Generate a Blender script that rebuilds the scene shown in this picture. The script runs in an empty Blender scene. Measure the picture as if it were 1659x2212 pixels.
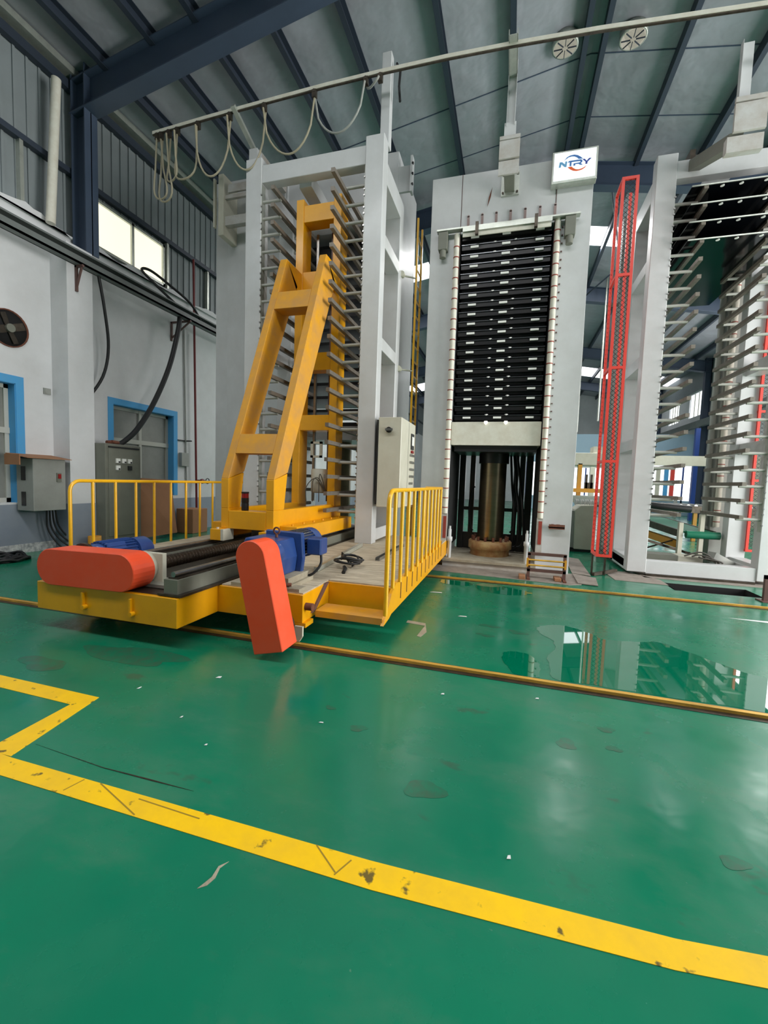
import bpy, bmesh, math, random
from mathutils import Vector, Matrix
random.seed(7)
SC = bpy.context.scene
COL = SC.collection
# ------------------------------------------------------------------ camera
cam_d = bpy.data.cameras.new('camera'); cam = bpy.data.objects.new('camera', cam_d); COL.objects.link(cam)
cam_d.sensor_fit = 'HORIZONTAL'; cam_d.sensor_width = 36.0; cam_d.lens = 924.3 / 1659 * 36.0
cam_d.clip_start = 0.05; cam_d.clip_end = 200
yaw, pit, rol = -0.282397, 0.0727097, 0.0342364
_f = Vector((math.sin(yaw)*math.cos(pit), math.cos(yaw)*math.cos(pit), -math.sin(pit)))
_r = Vector((math.cos(yaw), -math.sin(yaw), 0)); _u = _r.cross(_f)
R2 = _r*math.cos(rol) + _u*math.sin(rol); U2 = -_r*math.sin(rol) + _u*math.cos(rol)
cam.matrix_world = Matrix(((R2.x, U2.x, -_f.x, 0), (R2.y, U2.y, -_f.y, 0), (R2.z, U2.z, -_f.z, 1.5), (0, 0, 0, 1)))
SC.camera = cam
# ------------------------------------------------------------------ world, light, exposure
w = bpy.data.worlds.new('sky'); SC.world = w; w.use_nodes = True
bg = w.node_tree.nodes['Background']; bg.inputs[0].default_value = (0.88, 0.94, 1.0, 1); bg.inputs[1].default_value = 0.8
SC.view_settings.view_transform = 'Standard'; SC.view_settings.look = 'None'
SC.view_settings.exposure = 0.0; SC.view_settings.gamma = 1.0; SC.view_settings.use_curve_mapping = False

def area(name, loc, rot, sx, sy, power, col=(1, 1, 1)):
    l = bpy.data.lights.new(name, 'AREA'); l.shape = 'RECTANGLE'; l.size = sx; l.size_y = sy; l.energy = power; l.color = col
    o = bpy.data.objects.new(name, l); COL.objects.link(o); o.location = loc; o.rotation_euler = rot
    return o
# daylight through the roof's translucent strips (they repeat every ~16.5 m) and the right-hand windows / gate
DAY = (1.0, 0.99, 0.97)
area('roof_strip_light', (-3.5, 0.2, 9.55), (0, math.radians(-9.6), 0), 8.0, 1.5, 400, DAY)
area('roof_strip_light', (5.8, 0.2, 9.55), (0, math.radians(9.6), 0), 8.0, 1.5, 440, DAY)
area('roof_strip_light', (-3.5, 17.0, 9.62), (0, math.radians(-9.6), 0), 8.0, 1.2, 500, DAY)
area('roof_strip_light', (5.8, 17.0, 9.62), (0, math.radians(9.6), 0), 8.0, 1.2, 700, DAY)
area('gate_light', (10.3, 5.2, 2.7), (0, math.radians(90), 0), 4.8, 4.6, 1350, DAY)
area('window_row_light', (10.3, 14.5, 6.4), (0, math.radians(98), 0), 1.4, 22.0, 820, DAY)

# ------------------------------------------------------------------ materials
def lin(c):
    return tuple(((v/255)/12.92 if v/255 <= 0.04045 else ((v/255+0.055)/1.055)**2.4) for v in c) + (1,)

def mat(name, c, rough=0.5, metal=0.0, c2=None, scale=6.0, amt=0.5, bump=0.0, bscale=60.0, emit=None, es=0, alpha=None, coat=0.0, stretch=None, bdist=0.01, lo=0.35, hi=0.7):
    m = bpy.data.materials.new(name); m.use_nodes = True
    nt = m.node_tree; b = nt.nodes['Principled BSDF']
    b.inputs['Base Color'].default_value = lin(c); b.inputs['Roughness'].default_value = rough; b.inputs['Metallic'].default_value = metal
    if coat: b.inputs['Coat Weight'].default_value = coat; b.inputs['Coat Roughness'].default_value = 0.1
    if c2 is not None or bump:
        tc = nt.nodes.new('ShaderNodeTexCoord')
        mp = nt.nodes.new('ShaderNodeMapping'); nt.links.new(tc.outputs['Object'], mp.inputs[0])
        if stretch: mp.inputs['Scale'].default_value = stretch
    if c2 is not None:
        n = nt.nodes.new('ShaderNodeTexNoise'); n.inputs['Scale'].default_value = scale; n.inputs['Detail'].default_value = 6; n.inputs['Roughness'].default_value = 0.65
        nt.links.new(mp.outputs[0], n.inputs['Vector'])
        r = nt.nodes.new('ShaderNodeMapRange'); r.inputs[1].default_value = lo; r.inputs[2].default_value = hi; r.inputs[3].default_value = 0; r.inputs[4].default_value = amt
        nt.links.new(n.outputs['Fac'], r.inputs[0])
        mx = nt.nodes.new('ShaderNodeMix'); mx.data_type = 'RGBA'; mx.inputs[6].default_value = lin(c); mx.inputs[7].default_value = lin(c2)
        nt.links.new(r.outputs[0], mx.inputs[0]); nt.links.new(mx.outputs[2], b.inputs['Base Color'])
    if bump:
        n2 = nt.nodes.new('ShaderNodeTexNoise'); n2.inputs['Scale'].default_value = bscale; n2.inputs['Detail'].default_value = 3
        nt.links.new(mp.outputs[0], n2.inputs['Vector'])
        bp = nt.nodes.new('ShaderNodeBump'); bp.inputs['Strength'].default_value = bump; bp.inputs['Distance'].default_value = bdist
        nt.links.new(n2.outputs['Fac'], bp.inputs['Height']); nt.links.new(bp.outputs[0], b.inputs['Normal'])
    if emit is not None:
        b.inputs['Emission Color'].default_value = lin(emit); b.inputs['Emission Strength'].default_value = es
    if alpha is not None:
        b.inputs['Alpha'].default_value = alpha
    return m

M = {}
M['grey'] = mat('grey_paint', (206, 208, 208), 0.38, c2=(176, 176, 172), scale=1.5, amt=0.45, coat=0.15)
M['grey_dirty'] = mat('grey_paint_dirty', (196, 196, 192), 0.5, c2=(150, 132, 112), scale=3, amt=0.7)
M['cream'] = mat('cream_paint', (205, 203, 186), 0.42, c2=(182, 176, 156), scale=3, amt=0.5)
M['cab_grey'] = mat('cabinet_grey', (158, 160, 154), 0.45, c2=(134, 134, 126), scale=3, amt=0.5)
M['cab_green'] = mat('cabinet_olive', (120, 122, 110), 0.5, c2=(98, 98, 88), scale=3, amt=0.5)
M['yellow'] = mat('machine_yellow', (240, 170, 0), 0.38, c2=(205, 140, 12), scale=2.2, amt=0.45, coat=0.2)
M['yellow_dusty'] = mat('machine_yellow_dusty', (222, 156, 20), 0.6, c2=(192, 142, 78), scale=3.5, amt=0.9)
M['rail_yellow'] = mat('railing_yellow', (245, 185, 25), 0.32, c2=(215, 155, 20), scale=8, amt=0.5, coat=0.3)
M['orange'] = mat('guard_orange', (238, 78, 38), 0.48, c2=(234, 104, 74), scale=5, amt=0.35)
M['red_frame'] = mat('guard_red', (226, 70, 58), 0.42, c2=(200, 60, 50), scale=4, amt=0.4)
M['blue'] = mat('motor_blue', (36, 68, 132), 0.35, c2=(60, 84, 128), scale=9, amt=0.45, coat=0.2)
M['dust'] = mat('dusty_plate', (176, 168, 148), 0.8, c2=(128, 118, 98), scale=5, amt=0.7, bump=0.4, bscale=80)
M['deck'] = mat('checker_plate_dusty', (212, 200, 176), 0.75, c2=(138, 124, 102), scale=2.6, amt=0.8, bump=0.5, bscale=30, stretch=(1, 6, 1))
M['steel'] = mat('bare_steel', (172, 172, 170), 0.28, 0.9, c2=(110, 104, 96), scale=8, amt=0.5)
M['steel_dark'] = mat('oily_steel', (92, 84, 74), 0.4, 0.75, c2=(48, 42, 36), scale=12, amt=0.7)
M['bar_steel'] = mat('dusty_bar_steel', (128, 122, 112), 0.5, 0.35, c2=(98, 84, 72), scale=10, amt=0.6)
M['bar_light'] = mat('rod_grey', (184, 184, 176), 0.42, 0.2, c2=(146, 144, 136), scale=10, amt=0.5)
M['screw'] = mat('greased_screw', (74, 62, 50), 0.38, 0.7, c2=(40, 34, 28), scale=20, amt=0.8, bump=0.6, bscale=120)
M['black'] = mat('black_paint', (30, 31, 33), 0.35, c2=(46, 44, 42), scale=5, amt=0.6)
M['platen'] = mat('platen_black', (20, 22, 25), 0.35, 0.1, c2=(36, 31, 27), scale=3, amt=0.7)
M['platen_edge'] = mat('platen_edge_steel', (120, 122, 126), 0.25, 0.9)
M['rubber'] = mat('black_rubber', (26, 27, 28), 0.5)
M['cable_grey'] = mat('cable_sheath_grey', (160, 152, 128), 0.45)
M['cable_dark'] = mat('cable_sheath_dark', (96, 92, 84), 0.5)
M['white'] = mat('white_label', (238, 238, 232), 0.5)
M['white_glint'] = mat('glint_spot', (250, 250, 240), 0.3, emit=(255, 252, 240), es=1.6)  # emission stands in for a reflected highlight
M['pipe_white'] = mat('lagged_pipe_white', (222, 220, 206), 0.5, c2=(196, 186, 166), scale=8, amt=0.5)
M['band_red'] = mat('pipe_band_red', (150, 60, 48), 0.6)
M['slot'] = mat('primer_slot', (158, 136, 132), 0.6)
M['rust'] = mat('rust', (120, 72, 52), 0.8, c2=(84, 50, 40), scale=10, amt=0.8)
M['rustpaint'] = mat('rusted_cream_flange', (196, 168, 118), 0.55, c2=(150, 88, 44), scale=6, amt=0.9)
M['chrome'] = mat('ram_chrome', (136, 124, 100), 0.28, 0.9, c2=(104, 92, 72), scale=2, amt=0.5, stretch=(1, 1, 5))
M['brown_frame'] = mat('brown_frame_paint', (104, 76, 70), 0.5, c2=(78, 54, 48), scale=8, amt=0.6)
M['wall'] = mat('white_plaster', (222, 223, 224), 0.85, c2=(196, 196, 195), scale=0.9, amt=0.6, bump=0.15, bscale=14)
M['dado'] = mat('grey_blue_dado', (134, 144, 158), 0.7, c2=(160, 164, 170), scale=1.6, amt=0.5)
M['chipped'] = mat('chipped_plaster', (222, 222, 220), 0.9, c2=(130, 134, 140), scale=14, amt=1.0)
M['cladding'] = mat('grey_cladding', (134, 142, 144), 0.55, c2=(118, 124, 124), scale=1.2, amt=0.5)
M['roof'] = mat('foil_insulation', (166, 170, 178), 0.42, 0.15, c2=(146, 144, 150), scale=0.8, amt=0.7, bump=1.0, bscale=1.6, bdist=0.06)
M['rafter'] = mat('blue_grey_steel', (64, 78, 98), 0.5, c2=(54, 66, 82), scale=1.5, amt=0.5)
M['purlin'] = mat('dark_purlin', (48, 57, 70), 0.5)
M['galv'] = mat('galvanised', (196, 200, 190), 0.32, 0.55, c2=(150, 152, 146), scale=10, amt=0.4)
M['tray'] = mat('crane_beam_grey', (108, 114, 112), 0.5, c2=(90, 94, 90), scale=3, amt=0.5)
M['blueframe'] = mat('sky_blue_frame_paint', (72, 160, 218), 0.6, c2=(100, 160, 196), scale=4, amt=0.4)
M['sash'] = mat('cream_sash', (188, 188, 178), 0.5)
M['glass_dull'] = mat('dusty_pane', (128, 130, 124), 0.3, c2=(150, 150, 142), scale=3, amt=0.6)
M['daylit'] = mat('daylit_pane', (235, 232, 205), 0.4, emit=(255, 250, 226), es=0.95)
M['daylit_far'] = mat('daylit_pane_far', (245, 250, 255), 0.4, emit=(250, 253, 255), es=1.6)
M['skylight'] = mat('translucent_roof_sheet', (240, 246, 255), 0.5, emit=(248, 250, 255), es=2.2)
M['red_pipe'] = mat('red_pipe', (118, 40, 40), 0.5)
M['cardboard'] = mat('cardboard', (164, 118, 84), 0.85, c2=(142, 98, 68), scale=3, amt=0.5)
M['paper'] = mat('paper', (232, 234, 232), 0.7)
M['belt'] = mat('green_belt', (26, 112, 84), 0.35)
M['blue_panel'] = mat('pale_blue_partition', (168, 196, 214), 0.6, c2=(152, 184, 206), scale=0.6, amt=0.5)
M['royal'] = mat('royal_blue_post', (30, 66, 140), 0.45)
M['amber'] = mat('amber_steel', (206, 146, 44), 0.5)
M['sheet'] = mat('polished_dark_sheet', (22, 26, 32), 0.10, 0.65)
M['ink1'] = mat('logo_light_blue', (104, 168, 212), 0.5); M['ink2'] = mat('logo_mid_blue', (62, 118, 188), 0.5); M['ink3'] = mat('logo_dark_blue', (52, 72, 160), 0.5)
M['ink_o'] = mat('logo_orange', (240, 100, 36), 0.5)
M['signface'] = mat('backlit_sign_face', (246, 250, 252), 0.4, emit=(240, 248, 255), es=0.55)
M['lampred'] = mat('beacon_red', (150, 30, 30), 0.3)
M['concrete'] = mat('rough_concrete', (150, 142, 132), 0.9, c2=(112, 104, 96), scale=5, amt=0.7, bump=0.5, bscale=20)
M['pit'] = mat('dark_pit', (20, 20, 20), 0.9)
M['gold'] = mat('worn_rail_top', (250, 196, 84), 0.4, 0.35, c2=(120, 92, 50), scale=7, amt=0.7, stretch=(0.5, 12, 1))
M['vent'] = mat('vent_light', (215, 210, 200), .4, emit=(255, 250, 240), es=.35)
M['pink'] = mat('pink_poster', (230, 70, 120), 0.6)
M['purple'] = mat('purple_print', (90, 60, 150), 0.6)

def floor_material():
    m = bpy.data.materials.new('green_epoxy'); m.use_nodes = True; nt = m.node_tree; b = nt.nodes['Principled BSDF']; L = nt.links.new; N = nt.nodes.new
    tc = N('ShaderNodeTexCoord')
    def noise(s, d=5, vec=None, rough=0.6):
        n = N('ShaderNodeTexNoise'); n.inputs['Scale'].default_value = s; n.inputs['Detail'].default_value = d; n.inputs['Roughness'].default_value = rough
        L(vec or tc.outputs['Object'], n.inputs['Vector']); return n.outputs['Fac']
    def rng(x, a, c, lo=0.0, hi=1.0):
        r = N('ShaderNodeMapRange'); r.inputs[1].default_value = a; r.inputs[2].default_value = c; r.inputs[3].default_value = lo; r.inputs[4].default_value = hi
        L(x, r.inputs[0]); return r.outputs[0]
    def mix(f, a, c):
        x = N('ShaderNodeMix'); x.data_type = 'RGBA'; L(f, x.inputs[0])
        for i, v in ((6, a), (7, c)):
            if isinstance(v, tuple): x.inputs[i].default_value = v
            else: L(v, x.inputs[i])
        return x.outputs[2]
    mp = N('ShaderNodeMapping'); mp.inputs['Scale'].default_value = (0.55, 1.0, 1); L(tc.outputs['Object'], mp.inputs[0])
    base = mix(rng(noise(0.7), 0.35, 0.65), lin((0, 122, 88)), lin((22, 114, 86)))
    base = mix(rng(noise(1.5, 9, mp.outputs[0], 0.7), 0.50, 0.75, 0, 0.45), base, lin((90, 128, 104)))          # chalky wear
    base = mix(rng(noise(3.6, 4, mp.outputs[0]), 0.645, 0.70, 0, 0.42), base, lin((70, 72, 60)))                            # brown smears
    base = mix(rng(noise(24, 2), 0.75, 0.79, 0, 0.35), base, lin((120, 150, 130)))                            # flecks
    L(base, b.inputs['Base Color'])
    L(rng(noise(1.6, 6), 0.35, 0.7, 0.13, 0.36), b.inputs['Roughness'])
    b.inputs['Specular IOR Level'].default_value = 0.55
    bp = N('ShaderNodeBump'); bp.inputs['Strength'].default_value = 0.16; bp.inputs['Distance'].default_value = 0.02
    L(noise(3.0, 3), bp.inputs['Height']); L(bp.outputs[0], b.inputs['Normal'])
    return m
M['floor'] = floor_material()
M['stain'] = mat('oil_stain', (10, 112, 82), 0.26, c2=(58, 92, 72), scale=9, amt=1.0)
M['crack'] = mat('paint_crack', (150, 122, 30), 0.7)
def paint_material():
    m = mat('yellow_floor_paint', (255, 204, 0), 0.42, c2=(232, 186, 40), scale=3.5, amt=0.8)
    nt = m.node_tree; b = nt.nodes['Principled BSDF']; src = b.inputs['Base Color'].links[0].from_socket
    n = nt.nodes.new('ShaderNodeTexNoise'); n.inputs['Scale'].default_value = 13; n.inputs['Detail'].default_value = 5
    tc = nt.nodes.new('ShaderNodeTexCoord'); nt.links.new(tc.outputs['Object'], n.inputs['Vector'])
    r = nt.nodes.new('ShaderNodeMapRange'); r.inputs[1].default_value = 0.635; r.inputs[2].default_value = 0.69; nt.links.new(n.outputs['Fac'], r.inputs[0])
    x = nt.nodes.new('ShaderNodeMix'); x.data_type = 'RGBA'; nt.links.new(r.outputs[0], x.inputs[0]); nt.links.new(src, x.inputs[6]); x.inputs[7].default_value = lin((110, 92, 40))
    nt.links.new(x.outputs[2], b.inputs['Base Color'])
    return m
M['paint'] = paint_material()
def water_material():
    m = bpy.data.materials.new('water_film'); m.use_nodes = True; b = m.node_tree.nodes['Principled BSDF']
    b.inputs['Base Color'].default_value = lin((0, 112, 80)); b.inputs['Roughness'].default_value = 0.02; b.inputs['Specular IOR Level'].default_value = 0.7
    b.inputs['Coat Weight'].default_value = 0.6; b.inputs['Coat Roughness'].default_value = 0.01
    return m
M['water'] = water_material()

# ------------------------------------------------------------------ geometry helpers
class MB:
    def __init__(s): s.v = []; s.f = []; s.smooth = set()
    def add(s, vs, fs, smooth=False):
        o = len(s.v); s.v += [tuple(v) for v in vs]
        for f in fs:
            if smooth: s.smooth.add(len(s.f))
            s.f.append(tuple(i+o for i in f))
        return s
    def box(s, x0, x1, y0, y1, z0, z1):
        x0, x1 = min(x0, x1), max(x0, x1); y0, y1 = min(y0, y1), max(y0, y1); z0, z1 = min(z0, z1), max(z0, z1)
        return s.add([(x0,y0,z0),(x1,y0,z0),(x1,y1,z0),(x0,y1,z0),(x0,y0,z1),(x1,y0,z1),(x1,y1,z1),(x0,y1,z1)],
                     [(0,3,2,1),(4,5,6,7),(0,1,5,4),(1,2,6,5),(2,3,7,6),(3,0,4,7)])
    def prism(s, poly, ext):
        """poly: planar list of 3d points, ext: extrusion vector"""
        p = [Vector(a) for a in poly]; e = Vector(ext); n = len(p)
        nor = Vector((0, 0, 0))
        for i in range(n): nor += p[i].cross(p[(i+1) % n])
        if nor.dot(e) > 0: p = p[::-1]
        q = [a+e for a in p]
        fs = [tuple(range(n)), tuple(range(2*n-1, n-1, -1))] + [((i+1) % n, i, n+i, n+(i+1) % n) for i in range(n)]
        return s.add(p+q, fs)
    def bar(s, p0, p1, w, h, up=(0, 0, 1)):
        p0, p1 = Vector(p0), Vector(p1); d = (p1-p0).normalized(); up = Vector(up)
        sx = d.cross(up).normalized()*(w/2); sz = sx.cross(d).normalized()*(h/2)
        v = [p+a*sx+b*sz for p in (p0, p1) for a, b in ((-1,-1),(1,-1),(1,1),(-1,1))]
        return s.add(v, [(0,1,2,3),(7,6,5,4),(1,0,4,5),(2,1,5,6),(3,2,6,7),(0,3,7,4)])
    def cyl(s, p0, p1, r, r1=None, n=12, smooth=True):
        r1 = r if r1 is None else r1
        p0, p1 = Vector(p0), Vector(p1); d = (p1-p0).normalized()
        a = Vector((0, 0, 1)) if abs(d.z) < 0.9 else Vector((1, 0, 0)); u = d.cross(a).normalized(); v = d.cross(u)
        vs = [];
        for p, rr in ((p0, r), (p1, r1)):
            for i in range(n):
                t = 2*math.pi*i/n; vs.append(p+u*math.cos(t)*rr+v*math.sin(t)*rr)
        s.add(vs, [(i, (i+1) % n, n+(i+1) % n, n+i) for i in range(n)][0:n], smooth)
        s.add(vs[:n], [tuple(range(n-1, -1, -1))]); s.add(vs[n:], [tuple(range(n))])
        return s
    def tube(s, pts, r, n=8, closed=False, smooth=True):
        pts = [Vector(p) for p in pts]; m = len(pts); vs = []; prev = None
        for i, p in enumerate(pts):
            if closed: d = (pts[(i+1) % m]-pts[i-1]).normalized()
            else: d = ((pts[min(i+1, m-1)]-pts[max(i-1, 0)])).normalized()
            if prev is None:
                a = Vector((0, 0, 1)) if abs(d.z) < 0.9 else Vector((1, 0, 0)); u = d.cross(a).normalized()
            else: u = (prev-d*prev.dot(d)).normalized()
            prev = u; v = d.cross(u)
            for k in range(n):
                t = 2*math.pi*k/n; vs.append(p+(u*math.cos(t)+v*math.sin(t))*r)
        rings = m if closed else m-1
        fs = [(i*n+k, i*n+(k+1) % n, ((i+1) % m)*n+(k+1) % n, ((i+1) % m)*n+k) for i in range(rings) for k in range(n)]
        s.add(vs, fs, smooth)
        if not closed: s.add(vs[:n], [tuple(range(n-1, -1, -1))]); s.add(vs[-n:], [tuple(range(n))])
        return s
    def lathe(s, c, prof, n=24, axis='z'):
        vs = []
        for r, h in prof:
            for i in range(n):
                t = 2*math.pi*i/n; a, b = r*math.cos(t), r*math.sin(t)
                if axis == 'z': vs.append((c[0]+a, c[1]+b, c[2]+h))
                elif axis == 'y': vs.append((c[0]+a, c[1]+h, c[2]+b))
                else: vs.append((c[0]+h, c[1]+a, c[2]+b))
        k = len(prof)
        s.add(vs, [(j*n+i, j*n+(i+1) % n, (j+1)*n+(i+1) % n, (j+1)*n+i) for j in range(k-1) for i in range(n)], True)
        s.add(vs[:n], [tuple(range(n-1, -1, -1))]); s.add(vs[-n:], [tuple(range(n))])
        return s

WL = {}
def wloc(o): return WL.get(o.name, Vector((0, 0, 0))) if o else Vector((0, 0, 0))
def mesh_of(name, mb, material, origin):
    me = bpy.data.meshes.new(name)
    me.from_pydata([(v[0]-origin[0], v[1]-origin[1], v[2]-origin[2]) for v in mb.v], [], mb.f)
    if mb.smooth:
        for i in mb.smooth: me.polygons[i].use_smooth = True
    me.materials.append(material); me.update()
    return me
def part(name, mb, material, parent=None, bevel=0.0, seg=1):
    xs = [v[0] for v in mb.v]; ys = [v[1] for v in mb.v]; zs = [v[2] for v in mb.v]
    org = Vector(((min(xs)+max(xs))/2, (min(ys)+max(ys))/2, min(zs)))
    o = bpy.data.objects.new(name, mesh_of(name, mb, material, org)); COL.objects.link(o)
    o.parent = parent; o.location = org-wloc(parent); WL[o.name] = org
    bm = bmesh.new(); bm.from_mesh(o.data); bmesh.ops.recalc_face_normals(bm, faces=bm.faces); bm.to_mesh(o.data); bm.free()
    if bevel:
        b = o.modifiers.new('bevel', 'BEVEL'); b.width = bevel; b.segments = seg; b.limit_method = 'ANGLE'; b.angle_limit = math.radians(40)
    return o
def like(src, loc, parent=None):
    """a linked copy of a part placed with its origin at world loc"""
    o = src.copy(); COL.objects.link(o); o.parent = parent; o.location = Vector(loc)-wloc(parent); WL[o.name] = Vector(loc); return o
def shifted(src, d, parent=None):
    return like(src, WL[src.name]+Vector(d), parent if parent else src.parent)
def tag(o, label, cat, group=None):
    o['label'] = label; o['category'] = cat
    if group: o['group'] = group
    return o
def thing(name, label, cat, loc, group=None):
    o = bpy.data.objects.new(name, None); COL.objects.link(o); o.location = loc; WL[o.name] = Vector(loc); o.empty_display_size = 0.1
    return tag(o, label, cat, group)
def one(name, mb, material, label, cat, group=None, bevel=0.0):
    return tag(part(name, mb, material, None, bevel), label, cat, group)
def struct(name, mb, material, parent=None, bevel=0.0):
    o = part(name, mb, material, parent, bevel)
    if parent is None: o['kind'] = 'structure'
    return o
def lab(o, l): o['label'] = l; return o
def Bx(*a): return MB().box(*a)

# ================================================================== SETTING
WX = -8.25; RX = 1.15; RWX = 10.5
def roofz(x): return 10.5-0.17*abs(x-RX)
Y0, Y1 = -14.0, 42.0
# floor with the opening of the pit under the press and the shaft in front of the second rack
fl = MB()
def fquad(x0, x1, y0, y1): fl.add([(x0,y0,0),(x1,y0,0),(x1,y1,0),(x0,y1,0)], [(0,1,2,3)])
holes_x = [WX-0.3, -1.05, 0.47, 2.55, 3.62, RWX+0.3]
fquad(WX-.3, RWX+.3, Y0, 7.36); fquad(WX-.3, 2.5, 7.36, 7.9); fquad(3.6, RWX+.3, 7.36, 7.9); fquad(WX-.3, RWX+.3, 7.9, Y1)
floor = struct('floor', fl, M['floor'])
# painted lines lie on the floor as a skin of paint
def paint(poly, name='painted_line'):
    return part(name, MB().prism([(x, y, 0.0005) for x, y in poly], (0, 0, 0.002)), M['paint'], floor)
paint([(-3.6,1.395),(-2.31,1.399),(-0.41,1.407),(0.58,1.455),(0.835,1.486),(2.2,1.60),(4.5,1.80),(4.5,1.92),(2.2,1.71),(0.888,1.596),(0.615,1.564),(-0.449,1.522),(-2.40,1.508),(-2.49,1.512),(-2.56,1.46),(-3.6,1.47)])
paint([(-2.49,1.512),(-2.42,1.514),(-2.539,2.116),(-3.9,2.12),(-3.9,2.0),(-2.628,1.99),(-2.60,1.577),(-2.60,1.512)])
# concrete patches, floor scars
for pts, mm, nm in (([(-1.5,7.22),(0.95,7.0),(1.15,7.12),(1.22,7.95),(-1.6,7.95)], M['concrete'], 'concrete_patch'),
                                        ([(1.75,7.75),(2.5,7.68),(2.5,8.1),(2.1,8.6),(1.7,8.5)], M['concrete'], 'concrete_patch'),
                    ([(2.3,8.2),(3.6,8.15),(4.6,8.2),(5.2,9.6),(2.2,9.6)], M['concrete'], 'concrete_patch')):
    part(nm, MB().prism([(x, y, 0.0005) for x, y in pts], (0, 0, 0.006)), mm, floor)
part('floor_crack', MB().prism([(-2.41,1.629,.0006),(-1.9,1.603,.0006),(-1.62,1.611,.0006),(-1.36,1.612,.0006),(-1.60,1.603,.0006),(-1.9,1.599,.0006)], (0,0,.0012)), M['steel_dark'], floor)
part('plaster_smear', MB().prism([(x, y, .0006) for x, y in [(-0.98,4.45),(-0.78,4.42),(-0.72,4.16),(-0.75,4.00),(-0.79,4.02),(-0.77,4.34),(-0.98,4.37)]], (0,0,.0015)), M['dust'], floor)
part('plaster_smear', MB().prism([(x, y, .0006) for x, y in [(-1.01,1.215),(-.985,1.235),(-.975,1.27),(-.985,1.31),(-.970,1.345),(-.995,1.315),(-.99,1.27),(-1.0,1.24)]], (0,0,.0015)), M['dust'], floor)
part('plaster_smear', MB().prism([(x, y, .0006) for x, y in [(2.6,6.0),(3.1,5.94),(3.3,5.98),(3.1,6.03)]], (0,0,.0015)), M['paper'], floor)
for a, b in (((-1.906,1.506),(-1.930,1.42)), ((-1.81,1.51),(-1.50,1.41)), ((-1.56,1.49),(-1.22,1.482)), ((-.52,1.50),(-.56,1.42)), ((-.68,1.52),(-.56,1.43))):
    part('paint_crack', MB().bar((a[0], a[1], .0028), (b[0], b[1], .0028), .006, .0006), M['crack'], floor)
for i, (x, y, a, b) in enumerate(((-.80,2.36,.05,.035), (-.32,1.98,.09,.07), (-.12,4.60,.10,.05), (-.15,4.30,.09,.04), (.16,4.50,.11,.05), (.40,2.62,.06,.05), (.66,2.86,.05,.03), (.96,1.98,.05,.04), (.66,2.66,.04,.03), (-3.4,2.36,.22,.10), (-1.05,2.52,.04,.02), (.05,6.1,.30,.03), (-2.9,2.72,.5,.14))):
    pl = []
    for k in range(24):
        t = k*math.pi/12; q = 1+.16*math.sin(2*t+i)+.13*math.sin(3*t+2*i)+.07*math.sin(5*t+i); pl.append((x+a*q*math.cos(t), y+b*q*math.sin(t), .0006))
    part('floor_stain', MB().prism(pl, (0, 0, .0006)), M['stain'], floor)

# shaft in front of the second rack
sh = MB().box(2.5,3.6,7.36,7.38,-.6,0).box(2.5,3.6,7.88,7.9,-.6,0).box(2.48,2.5,7.36,7.9,-.6,0).box(3.6,3.62,7.36,7.9,-.6,0).box(2.5,3.6,7.36,7.9,-.62,-.6)
part('shaft_lining', sh, M['pit'], floor)

# walls
def wall_with_holes(x0, x1, ys, ye, z0, z1, holes):
    """vertical wall slab running along Y with rectangular holes (ya,yb,za,zb)"""
    m = MB(); holes = sorted(holes); cur = ys
    for ya, yb, za, zb in holes:
        m.box(x0, x1, cur, ya, z0, z1); m.box(x0, x1, ya, yb, z0, za); m.box(x0, x1, ya, yb, zb, z1); cur = yb
    m.box(x0, x1, cur, ye, z0, z1); return m
wl = wall_with_holes(WX-0.3, WX, Y0, Y1, 0.87, 5.93, [(4.2,5.40,0.90,2.95),(5.05-.0+.0,5.06,4.9,4.91)][0:1] + [(7.30,9.02,0.95,2.95)])
wall_left = struct('wall_left', wl, M['wall'])
part('dado', Bx(WX-0.3, WX+.004, Y0, Y1, 0.0, 0.87), M['dado'], wall_left)
part('chipped_base', Bx(WX, WX+.01, 4.6, 6.02, 0.0, 0.16), M['chipped'], wall_left)
# uneven white parapet on top of the masonry
pp = [(0,5.93)]; yy = 3.0; prof = []
for i in range(60):
    y = 3.0+i*0.13; z = 5.98+0.05*math.sin(i*0.7)+random.uniform(-.02,.02)
    if 6.35 < y < 6.62: z = 5.86
    prof.append((WX-.28, y, z))
cap = MB().prism([(WX-.28, 3.0, 5.90)]+prof+[(WX-.28, prof[-1][1], 5.90)], (0.34, 0, 0))
part('parapet_cap', cap, M['wall'], wall_left)
# ribbed cladding above
cl = MB(); y = Y0
hole = (6.92, 8.80, 6.03, 6.98)
def clad(ya, yb, za, zb):
    n = max(1, int((yb-ya)/0.2)); vs = []
    for i in range(n+1):
        y = ya+(yb-ya)*i/n; vs += [(WX-.12, y, za), (WX-.12, y, zb)]
    cl.add(vs, [(2*i, 2*i+2, 2*i+3, 2*i+1) for i in range(n)])
    for i in range(n):
        y = ya+(yb-ya)*(i+.5)/n; cl.box(WX-.12, WX-.095, y-.02, y+.02, za, zb)
clad(3.0, hole[0], 5.9, 9.0); clad(hole[0], hole[1], hole[3], 9.0); clad(hole[0], hole[1], 5.9, hole[2]); clad(hole[1], 16, 5.9, 9.0)
clad_o = struct('cladding', cl, M['cladding']); clad_o.name = 'wall_left_cladding'
struct('wall_left_rear', Bx(WX-.14, WX-.10, Y0, 3.0, 5.9, 9.0).box(WX-.14, WX-.10, 16, Y1, 5.9, 9.0), M['cladding'])
for i, (z, h) in enumerate(((7.06,.10),(8.55,.16))):
    struct('trim_%d' % (i+1), Bx(WX-.10, WX+.02, 3.0, Y1, z, z+h), M['purlin'])
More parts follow.
